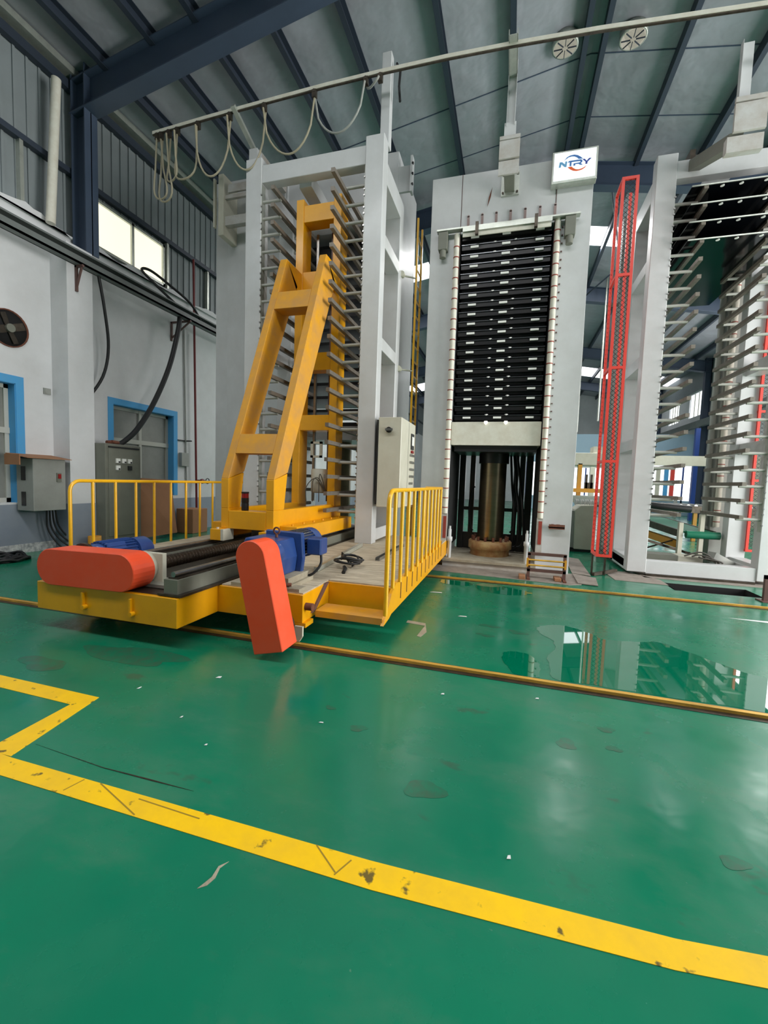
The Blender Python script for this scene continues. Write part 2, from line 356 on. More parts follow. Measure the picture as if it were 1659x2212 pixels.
struct('trim_3', Bx(WX-.10, WX+.14, 3.0, Y1, 8.78, 8.90), M['galv'])
for i, y in enumerate((5.60, 6.86, 8.86, 10.3)):
    struct('trim_%d' % (4+i), Bx(WX-.10, WX-.0, y-.03, y+.03, 5.95, 7.06), M['galv'] if i != 1 else M['purlin'])
# pilaster and steel columns along the left wall
for k, yy in enumerate((6.03, 13.3, 20.5, 27.7)):
    struct('pilaster' if k == 0 else 'pilaster', MB().box(WX, -7.85, yy, yy+.50, 0.87, 5.60), M['wall'])
    struct('pilaster_dado', MB().box(WX, -7.846, yy-.003, yy+.504, 0.0, 0.87), M['dado'])
def icolumn(x, y, z0, z1, d=.34, b=.26):
    m = MB(); m.box(x-d/2, x-d/2+.02, y-b/2, y+b/2, z0, z1).box(x+d/2-.02, x+d/2, y-b/2, y+b/2, z0, z1).box(x-d/2, x+d/2, y-.01, y+.01, z0, z1); return m
RY = [6.55, 13.2, 20.5, 28.4, 36.5]
for y in RY+[-0.5, -7.5]:
    struct('steel_column', icolumn(-8.02, y, 5.6 if y > 0 else 0, roofz(-8.0)-.02), M['rafter'])
    struct('steel_column', icolumn(RWX-.2, y, 0, roofz(RWX-.2)-.02), M['rafter'])
# right wall, rear walls
RWIN = [(-10+i*4.6, -8.2+i*4.6) for i in range(0)]
rw_holes = [(25.4,27.3,6.0,7.35),(28.9,31.3,6.0,7.4),(33.0,34.8,6.0,7.45)]
struct('wall_right', wall_with_holes(RWX, RWX+.25, 9.0, Y1, 0, 8.92, rw_holes+[]), M['wall'])
struct('wall_right_upper', Bx(RWX, RWX+.2, Y0, 9.0, 7.6, 8.92).box(RWX, RWX+.2, Y0, 9.0, 5.6, 6.1).box(RWX, RWX+.2, Y0, -4, 0, 5.6).box(RWX, RWX+.2, 6.5, 9, 0, 5.6), M['wall'])
struct('wall_back', Bx(WX, RWX, Y1, Y1+.2, 0, 10.5), M['wall'])
struct('wall_front', Bx(WX, RWX, Y0-.2, Y0, 0, 10.5), M['cladding'])
for i, (a, b, c, d) in enumerate(rw_holes):
    wn = part('window_%d' % (3+i), Bx(RWX+.10, RWX+.13, a, b, c, d), M['daylit_far']); wn['kind'] = 'structure'
    for k in range(1, 4): part('mullion', Bx(RWX+.05, RWX+.10, a+(b-a)*k/4-.025, a+(b-a)*k/4+.025, c, d), M['sash'], wn)
# crane beam and cladding band on the right wall
struct('trim_8', Bx(RWX-.5, RWX-.25, 9.0, Y1, 5.15, 5.5), M['tray'])
struct('trim_9', Bx(RWX-.05, RWX, 9.0, Y1, 7.5, 8.9), M['cladding'])
# roof
def roof_panel(x0, x1, y0, y1, m=None):
    m = m or MB(); z0, z1 = roofz(x0), roofz(x1)
    return m.prism([(x0, y0, z0), (x1, y0, z1), (x1, y0, z1+.06), (x0, y0, z0+.06)], (0, y1-y0, 0))
SKY = [(-.55, .95), (16.4, 17.6), (33.2, 35.6)]
ceiling = MB(); cur = Y0
for a, b in SKY+[(Y1, Y1)]:
    for xa, xb in ((WX-.3, RX), (RX, RWX+.3)): roof_panel(xa, xb, cur, a, ceiling)
    cur = b
ceil_o = struct('ceiling', ceiling, M['roof'])
for a, b in SKY:
    for xa, xb in ((WX-.3, RX-.25), (RX+.25, RWX+.3)):
        part('translucent_sheet', roof_panel(xa, xb, a, b), M['skylight'], ceil_o)
    part('ridge_cap', roof_panel(RX-.25, RX, a, b, roof_panel(RX, RX+.25, a, b)), M['roof'], ceil_o)
# insulation seams across the slope
for y in (10.3, 11.9):
    for xa, xb in ((WX, RX), (RX, RWX)):
        z0, z1 = roofz(xa)-.006, roofz(xb)-.006
        part('insulation_seam', MB().bar((xa, y, z0), (xb, y, z1), .022, .01), M['rafter'], ceil_o)
# purlins, following the spacing read in the photograph
px = [-7.45, -6.4, -5.5, -4.42, -3.215, -1.675, -.384, .98, 1.33, 2.75, 4.15, 5.5, 6.9, 8.3, 9.6]
for x in px:
    z = roofz(x)-.01
    o = struct('purlin', MB().box(x-.05, x+.05, Y0, Y1, z-.24, z-.23).box(x-.05, x-.043, Y0, Y1, z-.23, z-.01).box(x-.05, x+.05, Y0, Y1, z-.01, z), M['purlin'])
# rafters
for y in RY+[-0.5, -7.5]:
    m = MB()
    for xa, xb in ((-8.2, RX), (RWX-.05, RX)):
        for dz0, dz1, hw in ((.21, .23, .13), (.23, .80, .008), (.80, .82, .15)):
            za, zb = roofz(xa), roofz(xb); hb = .22 if dz1 > .7 else 0
            m.prism([(xa, y-hw, za-dz0), (xb, y-hw, zb-dz0), (xb, y-hw, zb-dz1), (xa, y-hw, za-dz1)], (0, 2*hw, 0))
    struct('rafter', m, M['rafter'])
# tie rods seen near the ridge, thin hangers in the rear bays
struct('sag_rod', MB().cyl((2.2, 13.2, 9.6), (4.2, 20.5, 9.3), .03).cyl((4.6, 13.2, 9.3), (2.6, 20.5, 9.6), .03), M['purlin'])

# ---- windows on the left wall
def blue_window(idx, ya, yb, za, zb, vm, hm, extra_sash=False, deep=0.16):
    w = part('window_%d' % idx, MB().box(WX, WX+.012, ya-.13, yb+.13, zb, zb+.13).box(WX, WX+.012, ya-.13, ya, za, zb).box(WX, WX+.012, yb, yb+.13, za, zb)
             .box(WX-.2, WX, ya-.002, ya+.01, za, zb).box(WX-.2, WX, yb-.01, yb+.002, za, zb).box(WX-.2, WX, ya, yb, zb-.01, zb+.002), M['blueframe'])
    w['kind'] = 'structure'
    s = MB(); x0, x1 = WX-deep-.05, WX-deep
    s.box(x0, x1, ya+.01, ya+.08, za, zb).box(x0, x1, yb-.08, yb-.01, za, zb).box(x0, x1, ya, yb, zb-.08, zb-.01).box(x0, x1, ya, yb, za, za+.08)
    for t in vm: s.box(x0, x1+.01, t-.035, t+.035, za, zb)
    for t in hm: s.box(x0, x1+.015, ya, yb, t-.05, t+.05)
    part('sash', s, M['sash'], w)
    ys = [ya+.08]+list(vm)+[yb-.08]; zs = [za+.08]+list(hm)+[zb-.08]
    for i in range(len(ys)-1):
        for j in range(len(zs)-1): part('pane', Bx(x0+.01, x0+.02, ys[i], ys[i+1], zs[j], zs[j+1]), M['glass_dull'], w)
    return w
blue_window(1, 4.2, 5.40, .90, 2.95, (4.8,), (2.15,))
blue_window(2, 7.30, 9.02, .95, 2.95, (8.15,), (2.2,))
cw = part('window_6', MB().box(WX-.12, WX-.04, 6.92, 6.97, 6.03, 6.98).box(WX-.12, WX-.04, 8.75, 8.80, 6.03, 6.98).box(WX-.12, WX-.04, 6.92, 8.80, 6.93, 6.98).box(WX-.12, WX-.04, 6.92, 8.80, 6.03, 6.08).box(WX-.12, WX-.04, 7.86, 7.92, 6.03, 6.98), M['galv'])
cw['kind'] = 'structure'
part('pane', Bx(WX-.10, WX-.09, 6.97, 7.86, 6.08, 6.93), M['daylit'], cw); part('pane', Bx(WX-.10, WX-.09, 7.92, 8.75, 6.08, 6.93), M['daylit'], cw)

# ---- exhaust fan in its round hole
fan = thing('exhaust_fan', 'dark exhaust fan in a round hole high in the white left wall', 'fan', (WX, 5.32, 3.55))
r = .30; c = Vector((WX, 5.32, 3.85))
part('hole_ring', MB().lathe((WX-.02, c.y, c.z), [(r*.99, 0), (r*1.03, 0.0), (r*1.03, .045), (r*.97, .045), (r*.95, 0.0)], 28, 'x'), M['rust'], fan)
part('housing', MB().lathe((WX+.001, c.y, c.z), [(0.001, .004), (r*.98, .004), (r*.98, .006), (.001, .006)], 28, 'x'), M['pit'], fan)
for k in range(4):
    a = k*math.pi/2+.4; part('blade', MB().bar((WX+.02, c.y+.05*math.cos(a), c.z+.05*math.sin(a)), (WX+.03, c.y+.25*math.cos(a), c.z+.25*math.sin(a)), .12, .008, (1, .35, .2)), M['steel_dark'], fan)
part('hub', MB().cyl((WX+.01, c.y, c.z), (WX+.07, c.y, c.z), .07), M['cab_green'], fan)
one('junction_box', MB().box(WX, WX+.03, 5.86, 5.98, 2.87, 2.98).box(WX+.03, WX+.035, 5.875, 5.965, 2.885, 2.965), M['cab_grey'], 'tiny grey square cover plate on white wall left of the pilaster', 'junction box')

# ---- crane runway / cable channel along the left wall with brackets
tr = thing('cable_channel', 'long grey steel channel running along the left wall on brackets', 'steel beam', (-7.7, 8, 5.25))
part('channel', MB().box(-7.845, -7.67, 3.2, 11.8, 5.24, 5.27).box(-7.845, -7.82, 3.2, 11.8, 5.24, 5.46).box(-7.70, -7.67, 3.2, 11.8, 5.24, 5.36).box(-7.845, -7.67, 3.2, 11.8, 5.44, 5.47), M['tray'], tr)
for yy, xw in ((6.2, -7.85), (8.95, WX)):
    part('bracket', MB().bar((xw, yy, 5.22), (-7.66, yy, 5.22), .04, .04).bar((xw+.02, yy, 4.78), (xw+.02, yy, 5.24), .04, .04, (1, 0, 0)).bar((xw+.02, yy, 4.85), (-7.70, yy, 5.2), .03, .03), M['brown_frame'], tr)
one('rain_pipe', MB().cyl((-8.07, 5.93, 5.86), (-8.03, 6.05, 8.35), .075, n=16), M['pipe_white'], 'thick white vertical pipe above parapet beside the dark steel column', 'pipe')
def cable(name, pts, r, m, label, cat='cable', group=None, n=8, sub=6):
    P = [Vector(p) for p in pts]; out = []
    for i in range(len(P)-1):
        p0 = P[max(i-1, 0)]; p1 = P[i]; p2 = P[i+1]; p3 = P[min(i+2, len(P)-1)]
        for k in range(sub):
            t = k/sub; out.append(0.5*((2*p1)+(-p0+p2)*t+(2*p0-5*p1+4*p2-p3)*t*t+(-p0+3*p1-3*p2+p3)*t**3))
    out.append(P[-1])
    if label is None: return out
    return one(name, MB().tube(out, r, n), m, label, cat, group)
cable('power_cable', [(-7.80,6.62,5.24),(-7.82,6.75,4.7),(-7.9,6.9,4.0),(-8.0,6.85,3.4),(-8.2,6.62,2.85)], .028, M['rubber'], 'black cable hanging from the channel just right of the pilaster')
cable('power_cable', [(-7.78,8.72,5.30),(-7.8,8.68,4.9),(-7.85,8.45,4.0),(-7.85,8.0,3.1),(-7.8,7.5,2.45),(-7.82,7.2,2.16),(-7.85,7.05,2.06)], .055, M['rubber'], 'thick bundled black cables drooping onto the olive electrical cabinet')
cable('power_cable', [(-7.75,8.60,5.46),(-7.95,8.2,5.75),(-8.12,7.95,6.0),(-8.08,8.15,6.08),(-7.95,8.6,5.93),(-7.8,9.1,5.7),(-7.75,9.4,5.40)], .030, M['rubber'], 'black cable arching over the wall channel below the bright window')

# ---- wall electrical box with sheet roof
eb = thing('electrical_box', 'grey wall electrical box with overhanging sheet roof and red switch', 'electrical box', (-8.0, 5.65, .77))
part('body', Bx(-8.22, -7.82, 5.36, 5.92, .77, 1.68), M['cab_grey'], eb, .008)
part('roof_sheet', MB().prism([(-8.25, 5.22, 1.74), (-7.74, 5.22, 1.68), (-7.74, 5.22, 1.69), (-8.25, 5.22, 1.76)], (0, .76, 0)).box(-8.25, -7.9, 5.20, 5.22, 1.56, 1.74), M['cardboard'], eb)
for z in (.86, 1.30): part('vent', Bx(-8.1, -8.0, 5.352, 5.362, z, z+.24), M['black'], eb)
part('isolator', MB().box(-7.822, -7.80, 5.75, 5.83, 1.28, 1.44), M['cab_green'], eb)
part('switch', Bx(-7.80, -7.785, 5.765, 5.815, 1.34, 1.42), M['lampred'], eb)
for k in range(4):
    pp_ = cable('', [(-8.0, 5.70+.05*k, .77), (-8.02, 5.72+.07*k, .45), (-7.95, 5.8+.1*k, .2), (-7.8, 5.9+.15*k, .03), (-7.5, 6.05+.12*k, .025)], 0, None, None)
    part('outgoing_cable', MB().tube(pp_, .016, 6), M['rubber'], eb)
cc = MB()
for k in range(7):
    rr = .36-.03*k; zz = .03+.02*(k % 3)
    cc.tube([(-7.83+rr*math.cos(t*math.pi/12), 4.85+rr*math.sin(t*math.pi/12), zz+.03*math.sin(t*.9+k)) for t in range(24)], .022, 6, True)
one('cable_coil', cc, M['rubber'], 'flat coil of black hose lying at the foot of the left wall', 'hose')

# ---- olive floor cabinet with meters
cb = thing('electrical_cabinet', 'tall olive floor cabinet with five meters beside the blue framed window', 'cabinet', (-7.9, 6.95, 0))
part('plinth', Bx(-8.15, -7.64, 6.57, 7.35, 0, .12), M['black'], cb)
part('body', Bx(-8.2, -7.6, 6.54, 7.38, .12, 2.05), M['cab_green'], cb, .01)
part('door', Bx(-7.6, -7.585, 6.60, 7.32, .2, 1.97), M['cab_green'], cb, .004)
part('cornice', Bx(-7.6, -7.57, 6.60, 7.32, 1.97, 2.0), M['black'], cb)
for j, (y, z) in enumerate(((6.80, 1.72), (6.94, 1.72), (7.08, 1.72), (6.80, 1.58), (7.08, 1.58))):
    mt = part('meter', Bx(-7.585, -7.56, y-.045, y+.045, z-.045, z+.045), M['white'] if j < 4 else M['black'], cb)
    part('dial_mark', Bx(-7.56, -7.557, y-.0, y+.04, z-.04, z-.01), M['black'], mt)
part('lifting_lugs', MB().cyl((-7.8, 6.75, 2.08), (-7.8, 6.90, 2.10), .04).cyl((-7.75, 6.82, 2.10), (-7.75, 6.97, 2.09), .035), M['rust'], cb)
one('cardboard_sheet', MB().prism([(-7.72, 7.45, .05), (-8.0, 7.5, 1.38), (-7.98, 8.62, 1.34), (-7.55, 8.35, .1)], (.02, 0, .005)), M['cardboard'], 'big brown cardboard sheet leaning under the blue framed window', 'cardboard')
one('cardboard_box', Bx(-8.1, -7.6, 8.95, 9.5, 0, .62), M['cardboard'], 'brown cardboard box beside the red pipe at the wall', 'box', bevel=.01)
one('paint_tin', MB().lathe((-7.55, 6.25, 0), [(.11, 0), (.11, .26), (.10, .26), (.10, .25)], 16), M['amber'], 'small rusty tin on the floor at the foot of the pilaster', 'tin')
rp = thing('sprinkler_pipe', 'thin dark red vertical pipe with a valve left of the grey press', 'pipe', (-8.1, 9.72, 0))
part('pipe', MB().cyl((-8.1, 9.70, 0), (-8.1, 9.55, 7.0), .028), M['red_pipe'], rp)
part('valve', MB().lathe((-7.98, 9.76, 1.32), [(.05, -.06), (.07, 0), (.05, .06)], 12, 'y').cyl((-8.1, 9.72, 1.32), (-7.98, 9.76, 1.32), .04), M['red_pipe'], rp)
part('handwheel', MB().tube([(-7.86, 9.82+.07*math.cos(t*math.pi/8), 1.33+.07*math.sin(t*math.pi/8)) for t in range(16)], .012, 6, True), M['black'], rp)
one('conduit', MB().cyl((-8.22, 9.45, .9), (-8.22, 9.35, 5.2), .018), M['cab_grey'], 'thin grey conduit on wall left of the dark red pipe', 'conduit')
mbx = thing('meter_box', 'small grey wall box under a bracket beside the blue window frame', 'box', (-8.2, 9.35, 1.7))
part('body', Bx(-8.25, -8.15, 9.2, 9.46, 1.7, 2.05), M['cab_grey'], mbx, .006)
part('bracket', MB().box(-8.25, -8.05, 9.42, 9.45, 2.35, 2.38).box(-8.25, -8.22, 9.15, 9.45, 2.35, 2.38), M['black'], mbx)

# ================================================================== RAILS IN THE FLOOR
for yy, lb in ((3.39, 'nearer yellow-topped steel track in a groove across the green floor'), (6.70, 'farther yellow-topped steel track crossing the floor in front of the press')):
    t = thing('floor_track', lb, 'track', (0, yy, 0), 'steel tracks in the floor')
    part('groove', Bx(-9 if yy > 5 else -8.2, 6, yy-.075, yy+.075, .0005, .003), M['steel_dark'], t)
    part('rail_head', MB().box(-8.2, 6, yy-.020, yy+.020, .003, .024), M['gold'], t)

# ================================================================== TRANSFER CAR
D, H = .46, .19
car = thing('transfer_car', 'yellow rail-mounted platform car with dusty deck carrying the tower and rack', 'transfer car', (-3, 5, 0))
def slab(name, x0, x1, y0, y1): return part(name, Bx(x0, x1, y0, y1, H, D-.012), M['yellow'], car, .004)
slab('front_beam', -4.23, -2.63, 2.91, 3.44)
slab('main_frame', -4.23, -1.73, 3.44, 7.9)
slab('side_frame', -1.73, -1.05, 4.02, 7.9)
slab('side_frame', -5.0, -4.23, 3.9, 7.9)
part('deck_plate', Bx(-4.22, -3.62, 3.0, 7.88, D-.012, D), M['deck'], car)
part('deck_plate', Bx(-2.60, -1.74, 3.46, 6.3, D-.012, D), M['deck'], car)
part('deck_plate', Bx(-1.735, -1.06, 4.03, 7.88, D-.012, D+.003), M['deck'], car)
part('deck_plate', Bx(-4.98, -4.225, 3.92, 7.88, D-.012, D), M['deck'], car)
part('deck_plate', Bx(-2.60, -1.74, 6.3, 7.88, D-.012, D+.002), M['deck'], car)
part('inner_pan', Bx(-3.62, -2.62, 2.95, 7.88, D-.012, D-.006), M['steel_dark'], car)
for x in (-3.77, -2.73):
    b = part('guide_beam', MB().box(x-.07, x+.07, 2.95, 7.6, D+.012, D+.135), M['cab_green'], car)
    part('beam_flange', Bx(x-.12, x+.12, 2.93, 7.6, D-.006, D+.012), M['steel_dark'], b)
    part('rail_base', Bx(x-.05, x+.05, 2.98, 7.6, D+.135, D+.15), M['steel_dark'], b)
    part('guide_rail', MB().cyl((x, 2.98, D+.175), (x, 7.6, D+.175), .024, n=12), M['steel'], b)
# step at the front right corner and stringer plate under the railing
part('stringer', MB().prism([(-1.05, 3.62, .195), (-1.05, 3.80, .21), (-1.05, 4.15, .30), (-1.05, 6.98, .30), (-1.05, 6.98, .555), (-1.05, 4.05, .50), (-1.05, 3.88, .43)], (.03, 0, 0)), M['yellow'], car)
part('step', MB().box(-1.70, -1.04, 3.64, 3.90, .24, .255).box(-1.70, -1.04, 3.64, 3.65, .195, .24), M['yellow_dusty'], car)
part('step_bracket', MB().prism([(-1.73, 3.60, .24), (-1.73, 3.66, .24), (-1.73, 3.98, .455), (-1.73, 3.90, .455)], (.02, 0, 0)), M['brown_frame'], car)
for k in range(11):
    y = 4.22+k*.27; part('stringer_rib', Bx(-1.022, -1.014, y, y+.012, .30, .51+.004*k), M['brown_frame'], car)
# hanging loops and wheels
for x in (-3.66, -3.12): part('hanging_hook', MB().box(x, x+.02, 2.885, 2.91, .25, .40).cyl((x+.03, 2.87, .27), (x+.03, 2.91, .27), .022), M['yellow'], car)
for x in (-2.05, -4.0):
    w_ = part('wheel', MB().cyl((x, 3.36+.0, .0), (x, 3.37, .0), .01), M['steel_dark'], car) if False else None
for x, y in ((-1.95, 3.39), (-4.0, 3.39), (-1.95, 6.70), (-4.0, 6.70)):
    wh = part('wheel', MB().lathe((x, y, .155), [(.02, -.05), (.13, -.05), (.13, .04), (.145, .04), (.145, .055), (.02, .055)], 20, 'y'), M['steel_dark'], car)
part('rail_scraper', MB().prism([(-1.79, 3.40, .17), (-1.71, 3.40, .17), (-1.71, 3.40, .08), (-1.74, 3.40, .03), (-1.79, 3.40, .03)], (0, .025, 0)), M['cream'], car)
part('axle_plate', Bx(-1.90, -1.70, 3.44, 3.60, .15, .19), M['yellow'], car)
part('pipe_stub', MB().cyl((-1.74, 3.50, .33), (-1.66, 3.50, .33), .035), M['rust'], car)

# ---- railings on the car
def railing(x, ys, ztop, zb, lab_, first_low):
    g = thing('guard_railing', lab_, 'railing', (x, ys[1], zb), 'railings on the platform car')
    y0 = ys[0]; r = .10
    pts = [(x, y0, first_low), (x, y0, ztop-.12)]+[(x, y0+r*1.2*(1-math.cos(a)), ztop-.12+.12*math.sin(a)) for a in (.4, .8, 1.2, 1.57)]+[(x, ys[-1]+.02, ztop)]
    part('handrail', MB().tube(pts, .021, 10), M['rail_yellow'], g)
    b0 = part('baluster', MB().cyl((x, ys[1], zb), (x, ys[1], ztop), .0185, n=10), M['rail_yellow'], g)
    for y in ys[2:]: like(b0, (x, y, zb), g)
    return g
g1 = railing(-1.0, [3.60, 3.82]+[3.82+.275*k for k in range(1, 11)], 1.415, .50, 'yellow tubular guard railing along the right edge of the platform car', .30)
part('end_rail', MB().tube([(-1.0, 6.58, 1.415), (-1.12, 6.60, 1.415), (-1.25, 6.60, 1.415)], .02, 8).cyl((-1.25, 6.60, 1.415), (-1.25, 6.60, .47), .018), M['rail_yellow'], g1)
for k, (z0,) in enumerate(((1.0,),)): pass
g2 = railing(-4.96, [3.80, 4.09]+[4.09+.32*k for k in range(1, 11)], 1.375, .46, 'yellow tubular guard railing along the left edge of the car', .46)

# ---- ball screw and its bearing bracket
sc = thing('ball_screw', 'dark greasy horizontal screw shaft leading to the yellow tower', 'screw shaft', (-3.25, 4.2, D))
part('shaft', MB().cyl((-3.25, 3.24, .62), (-3.25, 6.2, .62), .060, n=18), M['screw'], sc)
th = MB()
for k in range(60):
    y = 3.34+k*.045; th.lathe((-3.25, y, .62), [(.059, -.012), (.067, 0), (.059, .012)], 12, 'y')
o = part('thread', th, M['screw'], sc); o['kind'] = 'stuff'
part('bearing_plate', Bx(-3.40, -3.05, 3.20, 3.25, D+.02, .755), M['cream'], sc, .004)
part('bearing_ring', MB().lathe((-3.25, 3.13, .62), [(.15, 0), (.15, .07), (.12, .07), (.12, 0)], 24, 'y'), M['cream'], sc)
part('bearing_foot', MB().box(-3.45, -2.92, 3.10, 3.36, D+.0, D+.03), M['galv'], sc)
part('anchor_bolt', MB().cyl((-2.96, 3.28, D+.03), (-2.96, 3.28, D+.09), .018, n=6), M['steel'], sc)

# ---- orange belt guards
def capsule(cx, cz, x1, z1, r, y0, y1, flat_end=False, n=14):
    """outline of a round-ended guard from (cx,cz) to (x1,z1)"""
    d = Vector((x1-cx, 0, z1-cz)).normalized(); p = Vector((-d.z, 0, d.x)); A = Vector((cx, y0, cz)); Bp = Vector((x1, y0, z1)); pts = []
    for i in range(n+1):
        t = math.pi*i/n; pts.append(A+p*math.cos(t)*r-d*math.sin(t)*r)
    if flat_end: pts += [Bp-p*r, Bp+p*r]
    else:
        for i in range(n+1):
            t = math.pi*i/n; pts.append(Bp-p*math.cos(t)*r+d*math.sin(t)*r)
    return MB().prism(pts, (0, y1-y0, 0))
one('belt_guard', capsule(-4.02, .605, -3.22, .62, .168, 2.88, 3.12), M['orange'], 'long orange belt guard with round ends lying across the car front', 'belt guard', 'orange belt guards', bevel=.006)
one('belt_guard', capsule(-1.985, .845, -1.805, .07, .135, 2.99, 3.235, True), M['orange'], 'upright orange belt guard with a rounded top at the car corner', 'belt guard', 'orange belt guards', bevel=.006)

# ---- motors
m1 = thing('drive_motor', 'low blue electric motor lying behind the long orange belt guard', 'motor', (-4.0, 3.6, D))
part('stator', MB().lathe((-3.95, 3.25, .64), [(.10, 0), (.13, .02), (.13, .42), (.10, .45)], 20, 'y'), M['blue'], m1)
fn = MB()
for k in range(14):
    a = math.pi*k/13; x, z = -3.95+.14*math.cos(a), .64+.14*math.sin(a); fn.bar((x, 3.30, z), (x, 3.66, z), .008, .03, (math.cos(a), 0, math.sin(a)))
part('cooling_fins', fn, M['blue'], m1)
part('fan_cowl', MB().lathe((-3.95, 3.70, .64), [(.145, 0), (.145, .16), (.12, .20)], 20, 'y'), M['blue'], m1)
part('terminal_box', MB().prism([(-4.12, 3.32, .74), (-3.86, 3.32, .78), (-3.82, 3.32, .70), (-4.12, 3.32, .68)], (0, .22, 0)), M['blue'], m1, .008)
part('flange', MB().lathe((-3.95, 3.14, .64), [(.155, 0), (.155, .035)], 22, 'y'), M['steel_dark'], m1)
part('foot', Bx(-4.1, -3.8, 3.2, 3.7, D, .51), M['steel_dark'], m1)

m2 = thing('gear_motor', 'large blue geared motor behind the upright orange guard', 'motor', (-2.1, 3.9, D))
part('gear_case', MB().prism([(-2.40, 3.50, .56), (-2.03, 3.50, .56), (-2.01, 3.50, .72), (-2.05, 3.50, .90), (-2.38, 3.50, .92), (-2.43, 3.50, .78)], (0, .36, 0)), M['blue'], m2, .015, 2)
part('output_boss', MB().lathe((-2.06, 3.24, .80), [(.06, 0), (.095, .02), (.10, .27)], 22, 'y'), M['blue'], m2)
part('flange', MB().prism([(-2.38, 3.86, .54), (-1.97, 3.86, .54), (-1.95, 3.86, .70), (-1.97, 3.86, .95), (-2.38, 3.86, .96)], (0, .06, 0)), M['blue'], m2, .01)
part('stator', MB().lathe((-2.12, 3.92, .80), [(.12, 0), (.135, .02), (.135, .30), (.12, .31)], 22, 'y'), M['blue'], m2)
fn = MB()
for k in range(22):
    a = -.5+math.pi*1.35*k/21; x, z = -2.12+.145*math.cos(a), .80+.145*math.sin(a); fn.bar((x, 3.95, z), (x, 4.2, z), .007, .03, (math.cos(a), 0, math.sin(a)))
part('cooling_fins', fn, M['steel'], m2)
part('fan_cowl', MB().lathe((-2.12, 4.22, .80), [(.155, 0), (.155, .14), (.13, .19)], 22, 'y'), M['blue'], m2)
part('terminal_box', Bx(-1.96, -1.80, 3.95, 4.12, .72, .89), M['blue'], m2, .012)
part('lifting_eye', MB().tube([(-2.17+.032*math.cos(t*math.pi/7), 3.72, .975+.032*math.sin(t*math.pi/7)) for t in range(14)], .009, 6, True).cyl((-2.17, 3.72, .91), (-2.17, 3.72, .95), .014), M['rust'], m2)
part('foot', MB().box(-2.42, -1.90, 3.50, 4.0, D, .50).box(-2.40, -1.93, 3.53, 3.97, .50, .56), M['dust'], m2)
part('foot_bolt', MB().cyl((-1.98, 3.46, .515), (-1.88, 3.50, .515), .018), M['rust'], m2)
cb_ = cable('', [(-1.83, 4.03, .72), (-1.82, 4.0, .62), (-1.88, 3.95, .53), (-1.98, 3.95, .49)], 0, None, None)
part('supply_cable', MB().tube(cb_, .014, 8), M['rubber'], m2)
# base plate under gear motor
part('motor_base_plate', MB().box(-2.5, -1.78, 3.46, 3.60, D, D+.03), M['dust'], car)

# ---- loose cable coil, metal profile and litter on the deck
cc = MB(); pts = []
for k in range(70):
    t = k*.45; rr = .10+.05*math.sin(k*.31); pts.append((-1.78+rr*math.cos(t)+.002*k-.06, 4.72+rr*1.1*math.sin(t), D+.02+.0012*k+.05*abs(math.sin(t*.5))))
cc.tube(pts, .012, 6); cc.tube([(-1.80, 4.62, D+.02), (-1.74, 4.5, D+.03), (-1.70, 4.34, D+.02)], .022, 8); cc.tube([(-1.78, 4.75, D+.03), (-1.93, 4.95, D+.10), (-1.98, 5.0, D+.12), (-1.95, 4.9, D+.05)], .012, 6)
one('cable_coil', cc, M['rubber'], 'small tangled loop of black cable on the dusty deck', 'cable')
one('metal_profile', MB().box(-1.62, -1.56, 5.25, 6.6, D+.004, D+.01).box(-1.62, -1.615, 5.25, 6.6, D+.01, D+.045).box(-1.565, -1.56, 5.25, 6.6, D+.01, D+.045), M['steel'], 'bright steel channel offcut on the deck behind the right railing', 'metal profile')
one('steel_rod', MB().bar((-2.02, 4.32, D+.03), (-2.18, 6.3, D+.03), .05, .05), M['galv'], 'long pale square bar lying on the deck beside gear motor', 'steel bar')

# ================================================================== PUSHER TOWER (yellow A-frame)
pt = thing('pusher_tower', 'tall yellow A-frame pusher tower standing on the platform car', 'pusher tower', (-3.25, 5.6, D))
xl0, xl1, xr0, xr1 = -3.66, -3.545, -2.985, -2.87      # front legs
fy = 4.84; ld = .26                                     # front plane, leg depth
yb = 6.75                                               # column front
part('base_cross_beam', Bx(xl1, xr0, fy, fy+ld, .80, 1.04), M['yellow'], pt, .006)
for (a, b) in ((xl0, xl1), (xr0, xr1)):
    part('base_beam', Bx(a, b, fy, 7.1, .80, 1.07), M['yellow'], pt, .006)
    part('front_leg', MB().prism([(a, fy, 1.07), (a, fy+ld, 1.07), (a, fy+ld+.08, 1.55), (a, fy, 1.46)], (b-a, 0, 0)), M['yellow'], pt, .006)
    # inclined strut: front face from (fy,1.46) to apex (6.28,4.93)
    part('inclined_strut', MB().prism([(a, fy, 1.46), (a, 6.26, 4.93), (a, 6.62, 4.66), (a, fy+ld+.085, 1.56)], (b-a, 0, 0)), M['yellow_dusty'], pt, .006)
    part('top_strut', MB().prism([(a, 6.26, 4.93), (a, 6.86, 4.93), (a, 6.86, 4.60), (a, 6.56, 4.60)], (b-a, 0, 0)), M['yellow'], pt, .006)
def strut_y(z): return fy+(z-1.46)/(4.93-1.46)*(6.26-fy)
for z0, z1 in ((1.80, 2.07), (4.02, 4.32)):
    part('strut_tie', MB().prism([(xl1, strut_y(z0), z0), (xl1, strut_y(z1), z1), (xl1, strut_y(z1)+.30, z1), (xl1, strut_y(z0)+.30, z0)], (xr0-xl1, 0, 0)), M['yellow_dusty'], pt, .005)
for (a, b) in ((xl0+.0, xl1+.02), (xr0-.0, xr1+.02)):
    part('rear_column', Bx(a, b, yb, yb+.30, 1.04, 6.12), M['yellow'], pt, .006)
